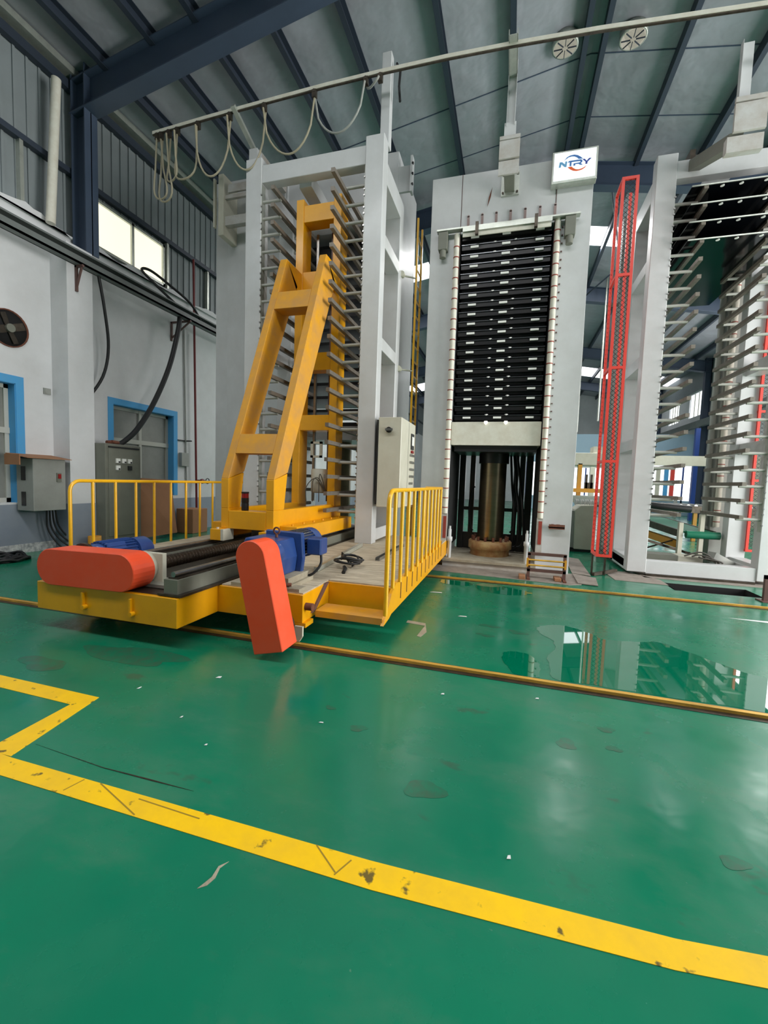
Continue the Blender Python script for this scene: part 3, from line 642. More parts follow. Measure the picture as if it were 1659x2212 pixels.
for z0, z1 in ((5.75, 6.02), (4.62, 4.95), (3.33, 3.62), (2.32, 2.58)):
    part('rear_cross_beam', Bx(xl1+.02, xr0, yb+.01, yb+.26, z0, z1), M['yellow'], pt, .005)
part('lift_mast', MB().box(-3.02, -2.985, yb+.28, yb+.42, 1.1, 5.7).box(-3.14, -3.02, yb+.30, yb+.32, 1.1, 5.7), M['brown_frame'], pt)
part('drive_chain', MB().box(-3.42, -3.38, yb+.3, yb+.34, 1.1, 5.7), M['steel'], pt)
part('sensor_frame', MB().box(-3.36, -3.14, yb+.1, yb+.12, 1.86, 1.90).box(-3.36, -3.14, yb+.1, yb+.12, 2.10, 2.14).box(-3.36, -3.31, yb+.1, yb+.12, 1.86, 2.14).box(-3.19, -3.14, yb+.1, yb+.12, 1.86, 2.14), M['cream'], pt)
part('winch', MB().lathe((-3.22, yb+.2, 1.25), [(.13, 0), (.15, .02), (.15, .40), (.12, .42)], 18, 'z'), M['cream'], pt)
for k in range(3):
    p_ = cable('', [(-3.4+.12*k, yb+.05, 1.1), (-3.35+.12*k, yb-.05, 1.35+.1*k), (-3.2+.06*k, yb, 1.5), (-3.05, yb+.1, 1.25)], 0, None, None)
    part('control_wire', MB().tube(p_, .008, 5), M['cable_dark'], pt)
# carriage under the tower
part('carriage_beam', MB().box(-2.87, -2.62, 5.0, 7.0, .665, .86), M['yellow'], pt, .006)
part('carriage_beam', MB().box(-3.92, -3.66, 5.0, 7.0, .665, .86), M['yellow'], pt, .006)
for x in (-3.00, -3.72):
    part('guide_shoe', Bx(x, x+.16, 4.70, 4.92, .655, .80), M['yellow'], pt, .004)
    part('shoe_plate', Bx(x+.16, x+.20, 4.70, 4.92, .655, .80), M['cream'], pt)
    for yy_ in (4.75, 4.87): part('bolt_head', MB().cyl((x+.08, yy_, .80), (x+.08, yy_, .82), .018, n=6), M['cream'], pt)
part('nut_bracket', MB().box(-3.33, -3.17, 5.05, 5.25, .55, .80), M['steel_dark'], pt)
for k in range(6): part('bolt_head', MB().cyl((-2.74, 5.1+.32*k, .86), (-2.74, 5.1+.32*k, .88), .015, n=6), M['yellow'], pt)
# beacon
bc = thing('beacon_lamp', 'small black and red beacon on the yellow tower base', 'beacon', (-3.38, fy+.13, 1.04))
part('base', MB().lathe((-3.38, fy+.13, 1.04), [(.045, 0), (.048, .02), (.048, .09), (.044, .10), (.048, .11), (.048, .17)], 18), M['rubber'], bc)
part('red_lens', MB().lathe((-3.38, fy+.13, 1.21), [(.046, 0), (.046, .06)], 18), M['lampred'], bc)
part('cap', MB().lathe((-3.38, fy+.13, 1.27), [(.05, 0), (.05, .02)], 18), M['rubber'], bc)

# ================================================================== RACK 1 (on the car)
def rack(cx, y0, depth, zb, ztop, label, half=1.215, nlev=20, zl0=.97, dz=.2705, fan=(.21, .45)):
    r = thing('shelf_rack', label, 'rack', (cx, y0+depth/2, zb), 'tall shelf racks')
    pw = .30; L0, L1 = cx-half, cx-half+pw; R0, R1 = cx+half-pw, cx+half
    for (a, b) in ((L0, L1), (R0, R1)):
        part('front_post', Bx(a, b, y0, y0+.22, zb, ztop), M['grey'], r, .008)
        part('back_post', Bx(a, b, y0+depth-.22, y0+depth, zb, ztop-.3), M['grey'], r, .008)
        for z in (zb+.04, 2.2, 3.62, 5.22):
            part('side_beam', Bx(a+.06 if a > cx else a, b if a > cx else b-.06, y0+.22, y0+depth-.22, z, z+.20), M['grey'], r, .006)
        part('top_side_beam', Bx(a, b, y0+.22, y0+depth-.22, ztop-.62, ztop-.30), M['grey'], r, .006)
    part('top_front_beam', Bx(L1, R0, y0+.02, y0+.20, ztop-.40, ztop-.12), M['grey'], r, .006)
    part('top_back_beam', Bx(L1, R0, y0+depth-.2, y0+depth-.02, ztop-.62, ztop-.36), M['grey'], r, .006)
    part('top_middle_beam', MB().bar((cx-.2, y0+.2, ztop-.36), (cx-.2, y0+depth-.2, ztop-.46), .22, .22), M['grey'], r)
    # shelf arms
    bo = MB(); first = None
    for side in (-1, 1):
        xi = L1 if side < 0 else R0              # post inner face
        xb = xi-side*.34                          # bar centre
        rod0 = bar0 = None
        for k in range(nlev):
            z = zl0+dz*k
            for jy, yy in enumerate((y0+.06, y0+depth-.16)):
                if rod0 is None: rod0 = part('shelf_rod', MB().cyl((min(xi, xb), yy, z), (max(xi, xb), yy, z), .026, n=8), M['bar_light'], r); base = WL[rod0.name]; rz = z; ry = yy
                else: like(rod0, (base.x, base.y+(yy-ry), base.z+(z-rz)), r)
            if bar0 is None: bar0 = part('shelf_bar', MB().box(xb-.030, xb+.030, y0-fan[0 if side < 0 else 1], y0+depth+.05, z+.005, z+.065), M['bar_steel'], r); bz = WL[bar0.name]
            else: like(bar0, (bz.x, bz.y, bz.z+(dz if side < 0 or cx > 0 else .2662)*k), r)
            for q in (-.09, .09): bo.cyl((xi-side*.001, y0-.012, z+q), (xi-side*.001, y0+.012, z+q), .014, n=6, smooth=False)
        part('guide_strip', MB().box(xi-side*.0-.004 if side > 0 else xi, xi if side > 0 else xi+.004, y0+.01, y0+.12, zl0-.2, zl0+dz*nlev), M['galv'], r)
    o = part('post_bolts', bo, M['steel'], r); o['kind'] = 'stuff'
    return r
rk1 = rack(-3.325, 6.6, 1.32, D, 6.80, 'tall grey shelf rack behind the yellow tower on the platform car')
part('cross_foot', Bx(-4.24, -2.42, 7.7, 7.9, D+.003, D+.18), M['grey'], rk1)
part('cable_mast', Bx(-2.27, -2.12, 6.86, 7.0, 6.8, 8.2), M['grey'], rk1, .006)
part('hanging_wires', MB().tube([(-2.05, 6.93, 8.05), (-1.98, 6.9, 7.9), (-2.0, 6.92, 7.7), (-1.97, 6.9, 7.45)], .02, 6), M['rubber'], rk1)
for z in (5.15, 5.25): pass

# control cabinet hung on the rack
kc = thing('control_cabinet', 'cream control cabinet with rotary switch hung on the first rack', 'control cabinet', (-1.86, 7.0, 1.08))
part('body', Bx(-2.04, -1.66, 6.55, 7.55, 1.08, 2.50), M['cream'], kc, .008)
part('back_seal', Bx(-2.06, -2.04, 6.54, 7.5, 1.12, 2.46), M['black'], kc)
sw = part('rotary_switch', MB().cyl((-1.86, 6.55, 2.30), (-1.86, 6.51, 2.30), .045, n=18), M['black'], kc)
part('switch_grip', MB().box(-1.91, -1.79, 6.48, 6.515, 2.285, 2.32), M['steel'], sw)
part('display', MB().box(-1.66, -1.645, 7.22, 7.42, 2.05, 2.32), M['black'], kc)
part('screen', Bx(-1.645, -1.64, 7.25, 7.39, 2.12, 2.27), M['white'], kc)
bt = MB()
pb = part('push_button', MB().cyl((-1.66, 7.18, 1.95), (-1.63, 7.18, 1.95), .022, n=10), M['steel'], kc)
for i in range(5):
    for j in range(4):
        if i == 0 and j == 0: continue
        if i == 4 and j in (1, 3): continue
        like(pb, (-1.645, 7.18+.08*j, WL[pb.name].z-.12*i), kc)
rb = lab(part('push_button', MB().cyl((-1.66, 7.34, 2.01), (-1.63, 7.34, 2.01), .025, n=10).cyl((-1.66, 7.26, 2.01), (-1.63, 7.26, 2.01), .025, n=10), M['lampred'], kc), 'red push buttons')
part('door_seam', Bx(-1.66, -1.657, 7.04, 7.05, 1.1, 2.48), M['cab_green'], kc)

# ================================================================== PRESSES
def banded_pipe(x, y, z0, z1, parent, n=22, r=.045):
    part('heating_pipe', MB().cyl((x, y, z0), (x, y, z1), r, n=14), M['pipe_white'], parent)
    b0 = part('pipe_band', MB().cyl((x, y, z0+.1), (x, y, z0+.115), r+.006, n=14), M['band_red'], parent)
    for k in range(1, n): like(b0, (WL[b0.name].x, WL[b0.name].y, z0+.1+(z1-z0-.15)*k/n), parent)
PY = 7.85
pr = thing('hot_press', 'tall grey press with black stacked platens and the white logo sign', 'press', (-.27, 8.6, 0), 'hot presses')
XL, XR, OL, OR = -1.585, 1.04, -1.06, .49
part('left_column', MB().box(XL, OL, PY, 9.4, 0, 6.84), M['grey'], pr, .006)
part('right_column', MB().box(OR, XR, PY, 9.4, 0, 6.50), M['grey'], pr, .006)
part('crown', MB().box(OL+.004, OR-.004, PY+.004, 9.38, 5.85, 6.84), M['grey'], pr, .004)
part('column_joint', Bx(OL-.002, OL+.006, PY-.002, PY+.004, 5.0, 6.84), M['brown_frame'], pr); part('column_joint', Bx(OR-.006, OR+.002, PY-.002, PY+.004, 5.0, 6.5), M['brown_frame'], pr)
for k in range(7):
    x = -.93+k*.235; part('crown_slot', MB().box(x-.02, x+.02, PY-.012, PY+.004, 5.90, 6.13).cyl((x, PY-.012, 6.13), (x, PY+.004, 6.13), .02, n=10), M['slot'], pr)
part('rust_run', MB().prism([(-.62, PY-.001, 6.25), (-.60, PY-.001, 6.40), (-.55, PY-.001, 6.56), (-.57, PY-.001, 6.40)], (0, -.002, 0)), M['rust'], pr)
# top rail over the opening with its brackets
hd = part('head_rail', MB().box(-1.45, .86, PY-.16, PY-.04, 5.86, 5.885).box(-1.0, .44, PY-.16, PY-.15, 5.80, 5.86), M['galv'], pr)
part('head_strip', MB().box(-1.0, .43, PY-.13, PY-.11, 5.73, 5.81), M['pipe_white'], pr)
for x in (-.76, .19): part('head_clamp', MB().box(x-.025, x+.025, PY-.2, PY-.13, 5.72, 5.92), M['steel_dark'], pr)
for x in (-1.32, .74):
    part('rail_bracket', MB().box(x-.10, x+.06, PY-.14, PY, 5.56, 5.855).cyl((x-.02, PY-.08, 5.56), (x-.02, PY-.08, 5.44), .055), M['cab_green'], pr, .006)
banded_pipe(-1.105, PY-.06, .95, 5.82, pr, 27); banded_pipe(.535, PY-.06, .95, 5.90, pr, 27)
for x in (-1.105, .535):
    part('pipe_foot', MB().box(x-.05, x+.05, PY-.08, PY, .35, .95), M['grey_dirty'], pr)
    part('pipe_foot_insert', MB().box(x-.02, x+.035, PY-.09, PY-.08, .50, .90), M['band_red'], pr)
st = MB()
for k in range(36): st.box(.60, .625, PY-.03, PY, 1.2+k*.13, 1.215+k*.13)
o = part('pipe_clip_row', st, M['brown_frame'], pr); o['kind'] = 'stuff'
# platens
NP = 20; zt, zb_ = 5.827, 2.722
for k in range(NP):
    z = zb_+(zt-zb_)*k/(NP-1)
    p = part('platen', MB().box(-1.02, .45, PY+.02, 9.2, z-.085, z-.012), M['platen'], pr)
    part('platen_edge', Bx(-1.025, .455, PY-.0, PY+.03, z-.012, z+.0), M['platen_edge'], p)
    part('platen_rib', Bx(-1.0, .43, PY+.10, PY+.13, z-.125, z-.085), M['black'], p)
    for x in (-.80, -.27, .27):
        part('white_tag', Bx(x-.070, x+.065, PY-.005, PY+.018, z-.062, z-.030), M['white'], p)
    for x in (-.46, -.12):
        part('bolt_cap', MB().lathe((x, PY+.03, z-.0), [(.03, -.012), (.036, .0), (.03, .012), (.01, .02)], 10), M['white'], p)
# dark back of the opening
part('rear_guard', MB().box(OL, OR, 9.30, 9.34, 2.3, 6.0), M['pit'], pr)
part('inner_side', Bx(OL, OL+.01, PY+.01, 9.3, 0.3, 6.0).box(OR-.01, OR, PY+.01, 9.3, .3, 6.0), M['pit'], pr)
# moving table and lower opening
part('moving_table', MB().box(-1.06, .47, PY-.01, 9.2, 2.19, 2.60), M['pipe_white'], pr, .006)
part('table_front_lip', MB().box(-1.03, .44, PY-.02, PY-.01, 2.19, 2.205), M['pipe_white'], pr)
for x in (-.46, -.12): part('table_glint', MB().lathe((x, PY-.02, 2.55), [(.005, -.0), (.03, .03), (.03, .06)], 10), M['white_glint'], pr)  # small glowing caps added for the bright spots reflected on the table
part('table_underside', MB().box(-1.0, .42, PY+.05, 9.1, 2.08, 2.19), M['black'], pr)
for x, wd in ((-.96, .12), (-.75, .10), (-.55, .10), (.12, .09), (.24, .10), (.38, .13)):
    part('rear_post', Bx(x-wd/2, x+wd/2, 9.15, 9.30, .1, 2.15), M['black'], pr)
part('rear_cross_rail', MB().box(-1.0, .44, 9.2, 9.24, .95, 1.02).box(-1.0, .44, 9.2, 9.26, 0.1, .48), M['black'], pr)
cy = (-.31, 8.55)
part('ram', MB().cyl((cy[0], cy[1], .45), (cy[0], cy[1], 2.1), .245, n=40), M['chrome'], pr)
part('ram_collar', MB().cyl((cy[0], cy[1], 1.90), (cy[0], cy[1], 2.1), .28, n=40), M['black'], pr)
part('cylinder_flange', MB().lathe((cy[0], cy[1], 0), [(.37, .0), (.37, .26), (.41, .27), (.41, .40), (.39, .42), (.25, .42)], 40), M['rustpaint'], pr)
b0 = None
for k in range(14):
    a = 2*math.pi*k/14
    if b0 is None: b0 = part('flange_bolt', MB().cyl((0, 0, .42), (0, 0, .50), .028, n=6), M['rust'], pr)
    like(b0, (cy[0]+.33*math.cos(a), cy[1]+.33*math.sin(a), .42), pr)
bpy.data.objects.remove(b0)
part('press_base', MB().box(-1.10, .50, 7.66, 9.3, .10, .14), M['dust'], pr)
part('base_plinth', MB().box(-1.10, .50, 7.70, 9.3, 0, .10), M['grey_dirty'], pr)
for k, x in enumerate((-1.0, .34)):
    part('stop_pin', MB().lathe((x, 7.82, .14), [(.032, 0), (.038, .30), (.05, .31), (.05, .38), (.028, .39), (.028, .52), (.018, .53), (.018, .58)], 14), M['grey'], pr)
for k in range(3):
    p_ = cable('', [(.0+.06*k, 8.9, 2.1), (.05+.08*k, 8.8, 1.5), (.12+.08*k, 8.7, .9), (.10+.1*k, 8.8, .35), (.08, 8.9, .25)], 0, None, None)
    part('hydraulic_hose', MB().tube(p_, .022, 8), M['rubber'], pr)
for sgn in (-1, 1):
    p_ = [(cy[0]+sgn*(.36+.10*math.sin(t)), 8.9, 1.0-.45*math.cos(t)) for t in [i*math.pi/8 for i in range(9)]]
    part('hydraulic_hose', MB().tube(p_, .018, 8), M['rubber'], pr)
part('sensor_tray', MB().box(.68, .93, PY-.12, PY, .80, .82).box(.68, .93, PY-.12, PY-.10, .78, .86).box(.72, .76, PY-.1, PY-.04, .82, .86).box(.80, .86, PY-.1, PY-.04, .82, .86), M['rust'], pr)

# sign
sg = thing('logo_sign', 'white backlit box sign reading NTRY with blue and orange swooshes', 'sign', (.72, 7.75, 6.35))
part('sign_case', MB().box(.385, 1.06, 7.70, 7.84, 6.36, 6.85), M['galv'], sg, .006)
part('sign_face', Bx(.415, 1.03, 7.692, 7.70, 6.40, 6.82), M['signface'], sg)
def bpx(px_, py_, Y):
    d = R2*((px_-829.5)/924.317)+(-U2)*((py_-1106)/924.317)+_f; t = Y/d.y; return (d.x*t, Y, 1.5+d.z*t)
# logo outline in the sign's own frame: u to the right, v up, in metres from the face's lower left corner
def uv(px_, py_):      # logo drawing coordinates (1000 units wide) -> metres
    x, y = px_, py_
    y2 = y+0.147*(x-50)            # the drawing was measured on a slanted edge
    return (.395+.0004785*(x-35), 7.690, 6.852-.000525*(y2-430))
def ink(name, poly, m): return part(name, MB().prism([uv(*p) for p in poly], (0, -.003, 0)), m, sg)
ink('letter_n', [(230,890),(252,735),(325,728),(420,795),(428,712),(482,706),(468,865),(410,868),(308,790),(290,885)], M['ink1'])
ink('letter_t', [(500,740),(545,695),(890,648),(925,652),(905,690),(620,724),(618,838),(562,842),(568,730)], M['ink2'])
ink('letter_r', [(925,652),(958,685),(945,722),(900,752),(965,795),(890,802),(838,772),(740,785),(735,825),(680,828),(685,765),(870,735),(895,712),(890,692)], M['ink2'])
ink('letter_y', [(950,640),(1020,632),(1080,690),(1150,610),(1225,602),(1110,715),(1105,772),(1045,778),(1050,712)], M['ink3'])
ink('blue_swoosh', [(390,685),(470,590),(560,540),(690,512),(800,528),(890,570),(960,622),(830,632),(780,590),(700,562),(620,562),(520,590),(450,640)], M['ink2'])
ink('orange_swoosh', [(508,875),(630,855),(680,895),(760,930),(850,935),(950,905),(1040,855),(1090,815),(1040,880),(960,935),(870,965),(780,980),(680,972),(590,935)], M['ink_o'])

# overhead arm of the press carrying the festoon rail
ar = thing('rail_arm', 'grey bracket arm above the press holding up the overhead rail', 'bracket', (-.28, 7.6, 6.2))
part('wall_plate', Bx(-.40, -.11, PY-.03, PY, 6.37, 6.74), M['galv'], ar)
for x, z in ((-.37, 6.41), (-.14, 6.41), (-.37, 6.70), (-.14, 6.70)): part('bolt_head', MB().cyl((x, PY-.05, z), (x, PY-.03, z), .018, n=6), M['steel_dark'], ar)
part('box_arm', Bx(-.345, -.185, 7.10, PY-.03, 6.42, 6.60), M['cab_green'], ar, .004)
part('end_plate', MB().box(-.42, -.12, 7.08, 7.11, 6.22, 6.42).box(-.42, -.12, 7.06, 7.10, 6.44, 6.70).box(-.42, -.12, 7.05, 7.12, 6.71, 6.76), M['grey_dirty'], ar)
part('gusset', Bx(-.36, -.19, 7.06, 7.1, 6.76, 6.95), M['grey'], ar)
part('riser_channel', MB().box(-.33, -.215, 7.09, 7.10, 6.9, 7.80).box(-.335, -.33, 7.03, 7.10, 6.9, 7.80).box(-.215, -.21, 7.03, 7.10, 6.9, 7.80), M['grey'], ar)
part('arm_channel', MB().box(-.33, -.215, 6.45, 7.12, 7.60, 7.61).box(-.335, -.325, 6.45, 7.12, 7.60, 7.68).box(-.22, -.21, 6.45, 7.12, 7.60, 7.68), M['galv'], ar)
for (x, yy_, lbl) in ((2.70, 7.05, 'grey bracket arm holding the overhead rail at the right photo edge'),):
    a2 = thing('rail_arm', lbl, 'bracket', (x, 7.6, 6.2))
    part('riser_channel', MB().box(x-.07, x+.07, yy_+.04, yy_+.06, 6.6, 7.4).box(x-.075, x-.07, yy_-.02, yy_+.06, 6.6, 7.4), M['grey'], a2)
    part('end_plate', MB().box(x-.11, x+.25, yy_-.04, yy_, 6.25, 6.60).box(x-.11, x+.25, yy_-.04, yy_, 6.62, 6.68).box(x-.16, x+.25, yy_, yy_+.1, 6.02, 6.22), M['grey_dirty'], a2)
    part('diagonal_arm', MB().bar((x-.05, yy_+.05, 6.2), (x-.10, 8.42, 6.78), .16, .16), M['cab_green'], a2)
# the left machine's arm
a3 = thing('rail_arm', 'grey bracket arm left of the rack top holding the rail', 'bracket', (-4.75, 7.4, 6.2))
part('riser', Bx(-4.72, -4.56, 6.95, 7.1, 6.5, 7.25), M['grey'], a3)
part('box_arm', MB().bar((-4.64, 7.05, 7.22), (-4.64, 8.0, 7.22), .14, .14), M['grey_dirty'], a3)
part('arm_channel', MB().bar((-4.74, 6.5, 7.62), (-4.68, 7.05, 7.30), .08, .05), M['galv'], a3)

# festoon rail and cable loops
RYY = 6.58
rail_pts = [(-6.45, RYY, 7.55), (-5.3, RYY, 7.60), (-4.2, RYY, 7.63), (-3.1, RYY, 7.655), (-2.1, RYY, 7.655), (-1.2, RYY, 7.64), (-.28, RYY, 7.60), (.8, RYY, 7.53), (1.8, RYY, 7.44), (2.68, RYY, 7.36), (4.2, RYY, 7.24)]
fr = thing('festoon_rail', 'long pale overhead rail crossing above the rack and the press', 'rail', (-2, RYY, 7.5))
m_ = MB()
for a, b in zip(rail_pts[:-1], rail_pts[1:]): m_.bar(a, b, .045, .05)
part('track', m_, M['pipe_white'], fr)
m_ = MB()
for a, b in zip(rail_pts[:-1], rail_pts[1:]): m_.bar((a[0], a[1], a[2]-.032), (b[0], b[1], b[2]-.032), .028, .02)
part('track_slot', m_, M['steel_dark'], fr)
def rz(x):
    for a, b in zip(rail_pts[:-1], rail_pts[1:]):
        if a[0] <= x <= b[0]: return a[2]+(b[2]-a[2])*(x-a[0])/(b[0]-a[0])
    return 7.6
fc = thing('festoon_cable', 'pale flat cable hanging in loops under the left overhead rail', 'cable', (-4.5, RYY, 6.6))
hx = [-6.35, -6.27, -6.10, -5.92, -5.49, -4.85, -4.19, -3.29, -2.43, -2.2]
dp = [1.0, 1.08, .8, .85, .9, .88, .75, .6, .06, .1]
for i in range(len(hx)-1):
    a, b, dd = hx[i], hx[i+1], dp[i]
    pts = []
    for k in range(15):
        t = k/14; s = math.sin(math.pi*t); pts.append((a+(b-a)*t+.12*(dd if i < 4 else 0)*math.sin(2*math.pi*t)*(-1), RYY-.02+.06*math.sin(3*t+i), rz(a+(b-a)*t)-.12-dd*(s**.42)))
    part('cable_loop', MB().tube(pts, .016, 7), M['cable_grey'] if i < 7 else M['cab_grey'], fc)
for i, x in enumerate(hx):
    part('cable_trolley', MB().box(x-.035, x+.035, RYY-.03, RYY+.03, rz(x)-.14, rz(x)-.03).cyl((x, RYY-.035, rz(x)-.05), (x, RYY+.035, rz(x)-.05), .025, n=10), M['steel_dark'], fc)

# ---- press A behind rack 1
pa = thing('hot_press', 'grey press frame behind the first rack beside the left wall', 'press', (-4.3, 8.6, 0), 'hot presses')
part('left_column', Bx(-6.22, -4.55, 8.02, 9.6, 0, 7.58), M['grey'], pa, .006)
part('left_column_face', Bx(-5.92, -4.6, 8.0, 8.02, 0, 7.55), M['grey'], pa)
part('right_column', Bx(-2.78, -2.28, 8.05, 9.6, 0, 7.58), M['grey'], pa, .006)
part('crown', Bx(-4.55, -2.78, 8.06, 9.5, 6.35, 7.56), M['grey'], pa)
part('bolt_flange', MB().box(-2.28, -2.02, 8.05, 8.10, 6.85, 7.30).box(-2.04, -2.0, 7.98, 8.12, 6.80, 7.42), M['grey'], pa)
for k in range(3): part('flange_bolt', MB().cyl((-1.995, 7.97, 6.92+.18*k), (-1.995, 8.0, 6.92+.18*k), .02, n=8), M['black'], pa)
part('side_bracket', MB().box(-5.82, -5.70, 7.55, 8.0, 6.25, 7.40).box(-5.98, -5.94, 7.6, 7.66, 6.45, 7.38).box(-5.90, -5.86, 7.7, 7.76, 6.4, 7.42), M['cream'], pa, .005)
part('bracket_tie', MB().box(-5.70, -4.6, 7.6, 7.66, 6.95, 7.02).box(-5.70, -4.6, 7.6, 7.72, 6.45, 6.62).box(-5.62, -4.6, 7.58, 7.62, 7.05, 7.2), M['grey_dirty'], pa)
for k in range(14): part('platen', Bx(-4.5, -2.8, 8.25, 9.4, 2.6+.27*k, 2.66+.27*k), M['platen'], pa)
for x in (-4.12, -2.86): banded_pipe(x, 8.0, .9, 6.4, pa, 14, .05)
part('ram', MB().cyl((-3.6, 8.8, .1), (-3.6, 8.8, 2.4), .25, n=28), M['chrome'], pa)
part('table', Bx(-4.5, -2.8, 8.2, 9.4, 2.3, 2.58), M['grey'], pa)

# yellow caged ladder strip between rack 1 and the press
ld_ = thing('ladder', 'slim yellow vertical ladder between the first rack and the press', 'ladder', (-1.88, 8.3, 1.5))
for y in (8.12, 8.50): part('stile', MB().box(-1.90, -1.865, y-.018, y+.018, .4, 6.38 if y < 8.3 else 6.38), M['rail_yellow'], ld_)
rg = part('rung', MB().cyl((-1.883, 8.12, 1.0), (-1.883, 8.50, 1.0), .014, n=8), M['rail_yellow'], ld_)
for k in range(1, 19): like(rg, (WL[rg.name].x, WL[rg.name].y, WL[rg.name].z+.28*k), ld_)
for z in (5.3, 3.6): part('wall_stay', MB().cyl((-1.88, 8.12, z), (-2.10, 7.95, z), .015).cyl((-2.10, 7.86, z), (-2.10, 7.95, z), .05), M['cream'], ld_)
vs_ = thing('hose_reel_stand', 'red valve stand with yellow wire cage behind the right railing', 'stand', (-1.6, 7.7, D))
part('red_post', MB().box(-1.72, -1.64, 8.3, 8.38, .3, 1.15), M['red_frame'], vs_)
wc = MB()
for k in range(4): wc.bar((-1.70, 8.2, .5+.22*k), (-1.38, 8.2, .5+.22*k), .012, .012)
for k in range(4): wc.bar((-1.68+.10*k, 8.2, .45), (-1.68+.10*k, 8.2, 1.3), .012, .012, (1, 0, 0))
part('wire_cage', wc, M['amber'], vs_)
part('legs', MB().box(-1.70, -1.67, 8.2, 8.23, 0, .5).box(-1.40, -1.37, 8.2, 8.23, 0, .5), M['brown_frame'], vs_)

# ---- RACK 2 and press C
rk2 = rack(3.165, 8.38, 1.32, 0.06, 7.0, 'tall grey shelf rack at right holding dark sheets on top levels', half=1.105, zl0=1.07, dz=.2705, fan=(.28, .12))
part('bottom_front_beam', Bx(2.36, 3.97, 8.40, 8.60, .04, .27), M['grey'], rk2, .006)
part('bottom_side_beam', Bx(2.06, 2.36, 8.6, 10.1, 0.06, .25), M['grey'], rk2, .006)
part('bottom_side_beam', Bx(3.97, 4.27, 8.6, 10.1, 0.06, .25), M['grey'], rk2, .006)
part('foot_skid', Bx(2.36, 3.95, 8.36, 8.40, .0, .04), M['steel_dark'], rk2)
part('top_machinery', MB().cyl((2.4, 9.2, 6.55), (4.1, 9.2, 6.55), .09).cyl((2.4, 9.0, 6.25), (4.1, 9.0, 6.25), .07), M['grey_dirty'], rk2)
part('top_gearbox', MB().box(2.72, 2.95, 8.75, 9.0, 5.95, 6.35), M['grey_dirty'], rk2, .01)
part('top_diagonal', MB().bar((2.75, 9.6, 6.0), (3.15, 8.55, 6.75), .16, .12).bar((3.5, 9.6, 6.0), (3.9, 8.6, 6.7), .14, .10), M['grey'], rk2)
tm = thing('winch_unit', 'small winch with blue motor on top of the right rack beam', 'winch', (3.0, 8.9, 7.0))
part('frame', MB().box(2.62, 3.02, 8.7, 9.0, 6.95, 7.06).box(2.62, 2.70, 8.7, 9.0, 7.06, 7.22), M['steel_dark'], tm)
part('drum', MB().cyl((2.70, 8.85, 7.14), (3.0, 8.85, 7.14), .07), M['bar_steel'], tm)
part('motor', MB().cyl((3.3, 8.85, 7.05), (3.52, 8.85, 7.05), .08), M['blue'], tm)
part('shaft', MB().cyl((3.0, 8.85, 7.05), (3.3, 8.85, 7.05), .03), M['steel'], tm)
nm = ['topmost', 'second from top', 'third from top', 'lowest']
for k in range(4):
    z = 1.07+.2705*(19-k)+.052
    s = thing('steel_sheet', 'dark polished steel sheet on the right rack, %s of the four' % nm[k], 'steel sheet', (3.16, 9.3, z), 'dark sheets on the right rack')
    part('sheet', Bx(2.50, 3.86, 8.10, 10.9, z, z+.012), M['sheet'], s)
    part('sheet_edge', Bx(2.50, 3.86, 8.085, 8.10, z-.004, z+.014), M['galv'], s)
    for x in (2.93, 3.18, 3.5): part('spacer_disc', MB().cyl((x, 8.16, z-.008), (x, 8.16, z), .028, n=14), M['white'], s)
pc = thing('hot_press', 'grey press frame visible behind the right shelf rack', 'press', (3.2, 11, 0), 'hot presses')
part('left_column', Bx(1.98, 2.58, 10.2, 10.65, 0, 7.1), M['cab_grey'], pc, .006)
part('right_column', Bx(3.96, 4.6, 10.2, 10.65, 0, 7.1), M['cab_grey'], pc, .006)
part('crown', Bx(2.58, 3.96, 10.25, 10.6, 6.35, 7.1), M['cab_grey'], pc)
part('head_beam', MB().bar((2.4, 10.15, 5.9), (4.1, 10.15, 5.9), .12, .10), M['pipe_white'], pc)
banded_pipe(2.50, 10.14, .8, 6.0, pc, 22, .055); banded_pipe(4.04, 10.14, .8, 6.0, pc, 22, .055)
for x in (2.3,): part('shelf_plate', Bx(x-.14, x+.2, 10.0, 10.2, .78, .80), M['cab_green'], pc)
part('pipe_plate', Bx(1.75, 1.98, 10.1, 10.2, 5.3, 5.34), M['cab_green'], pc)
part('side_pipe', MB().cyl((3.90, 10.3, .8), (3.90, 10.3, 6.2), .05, n=16), M['cab_grey'], pc)

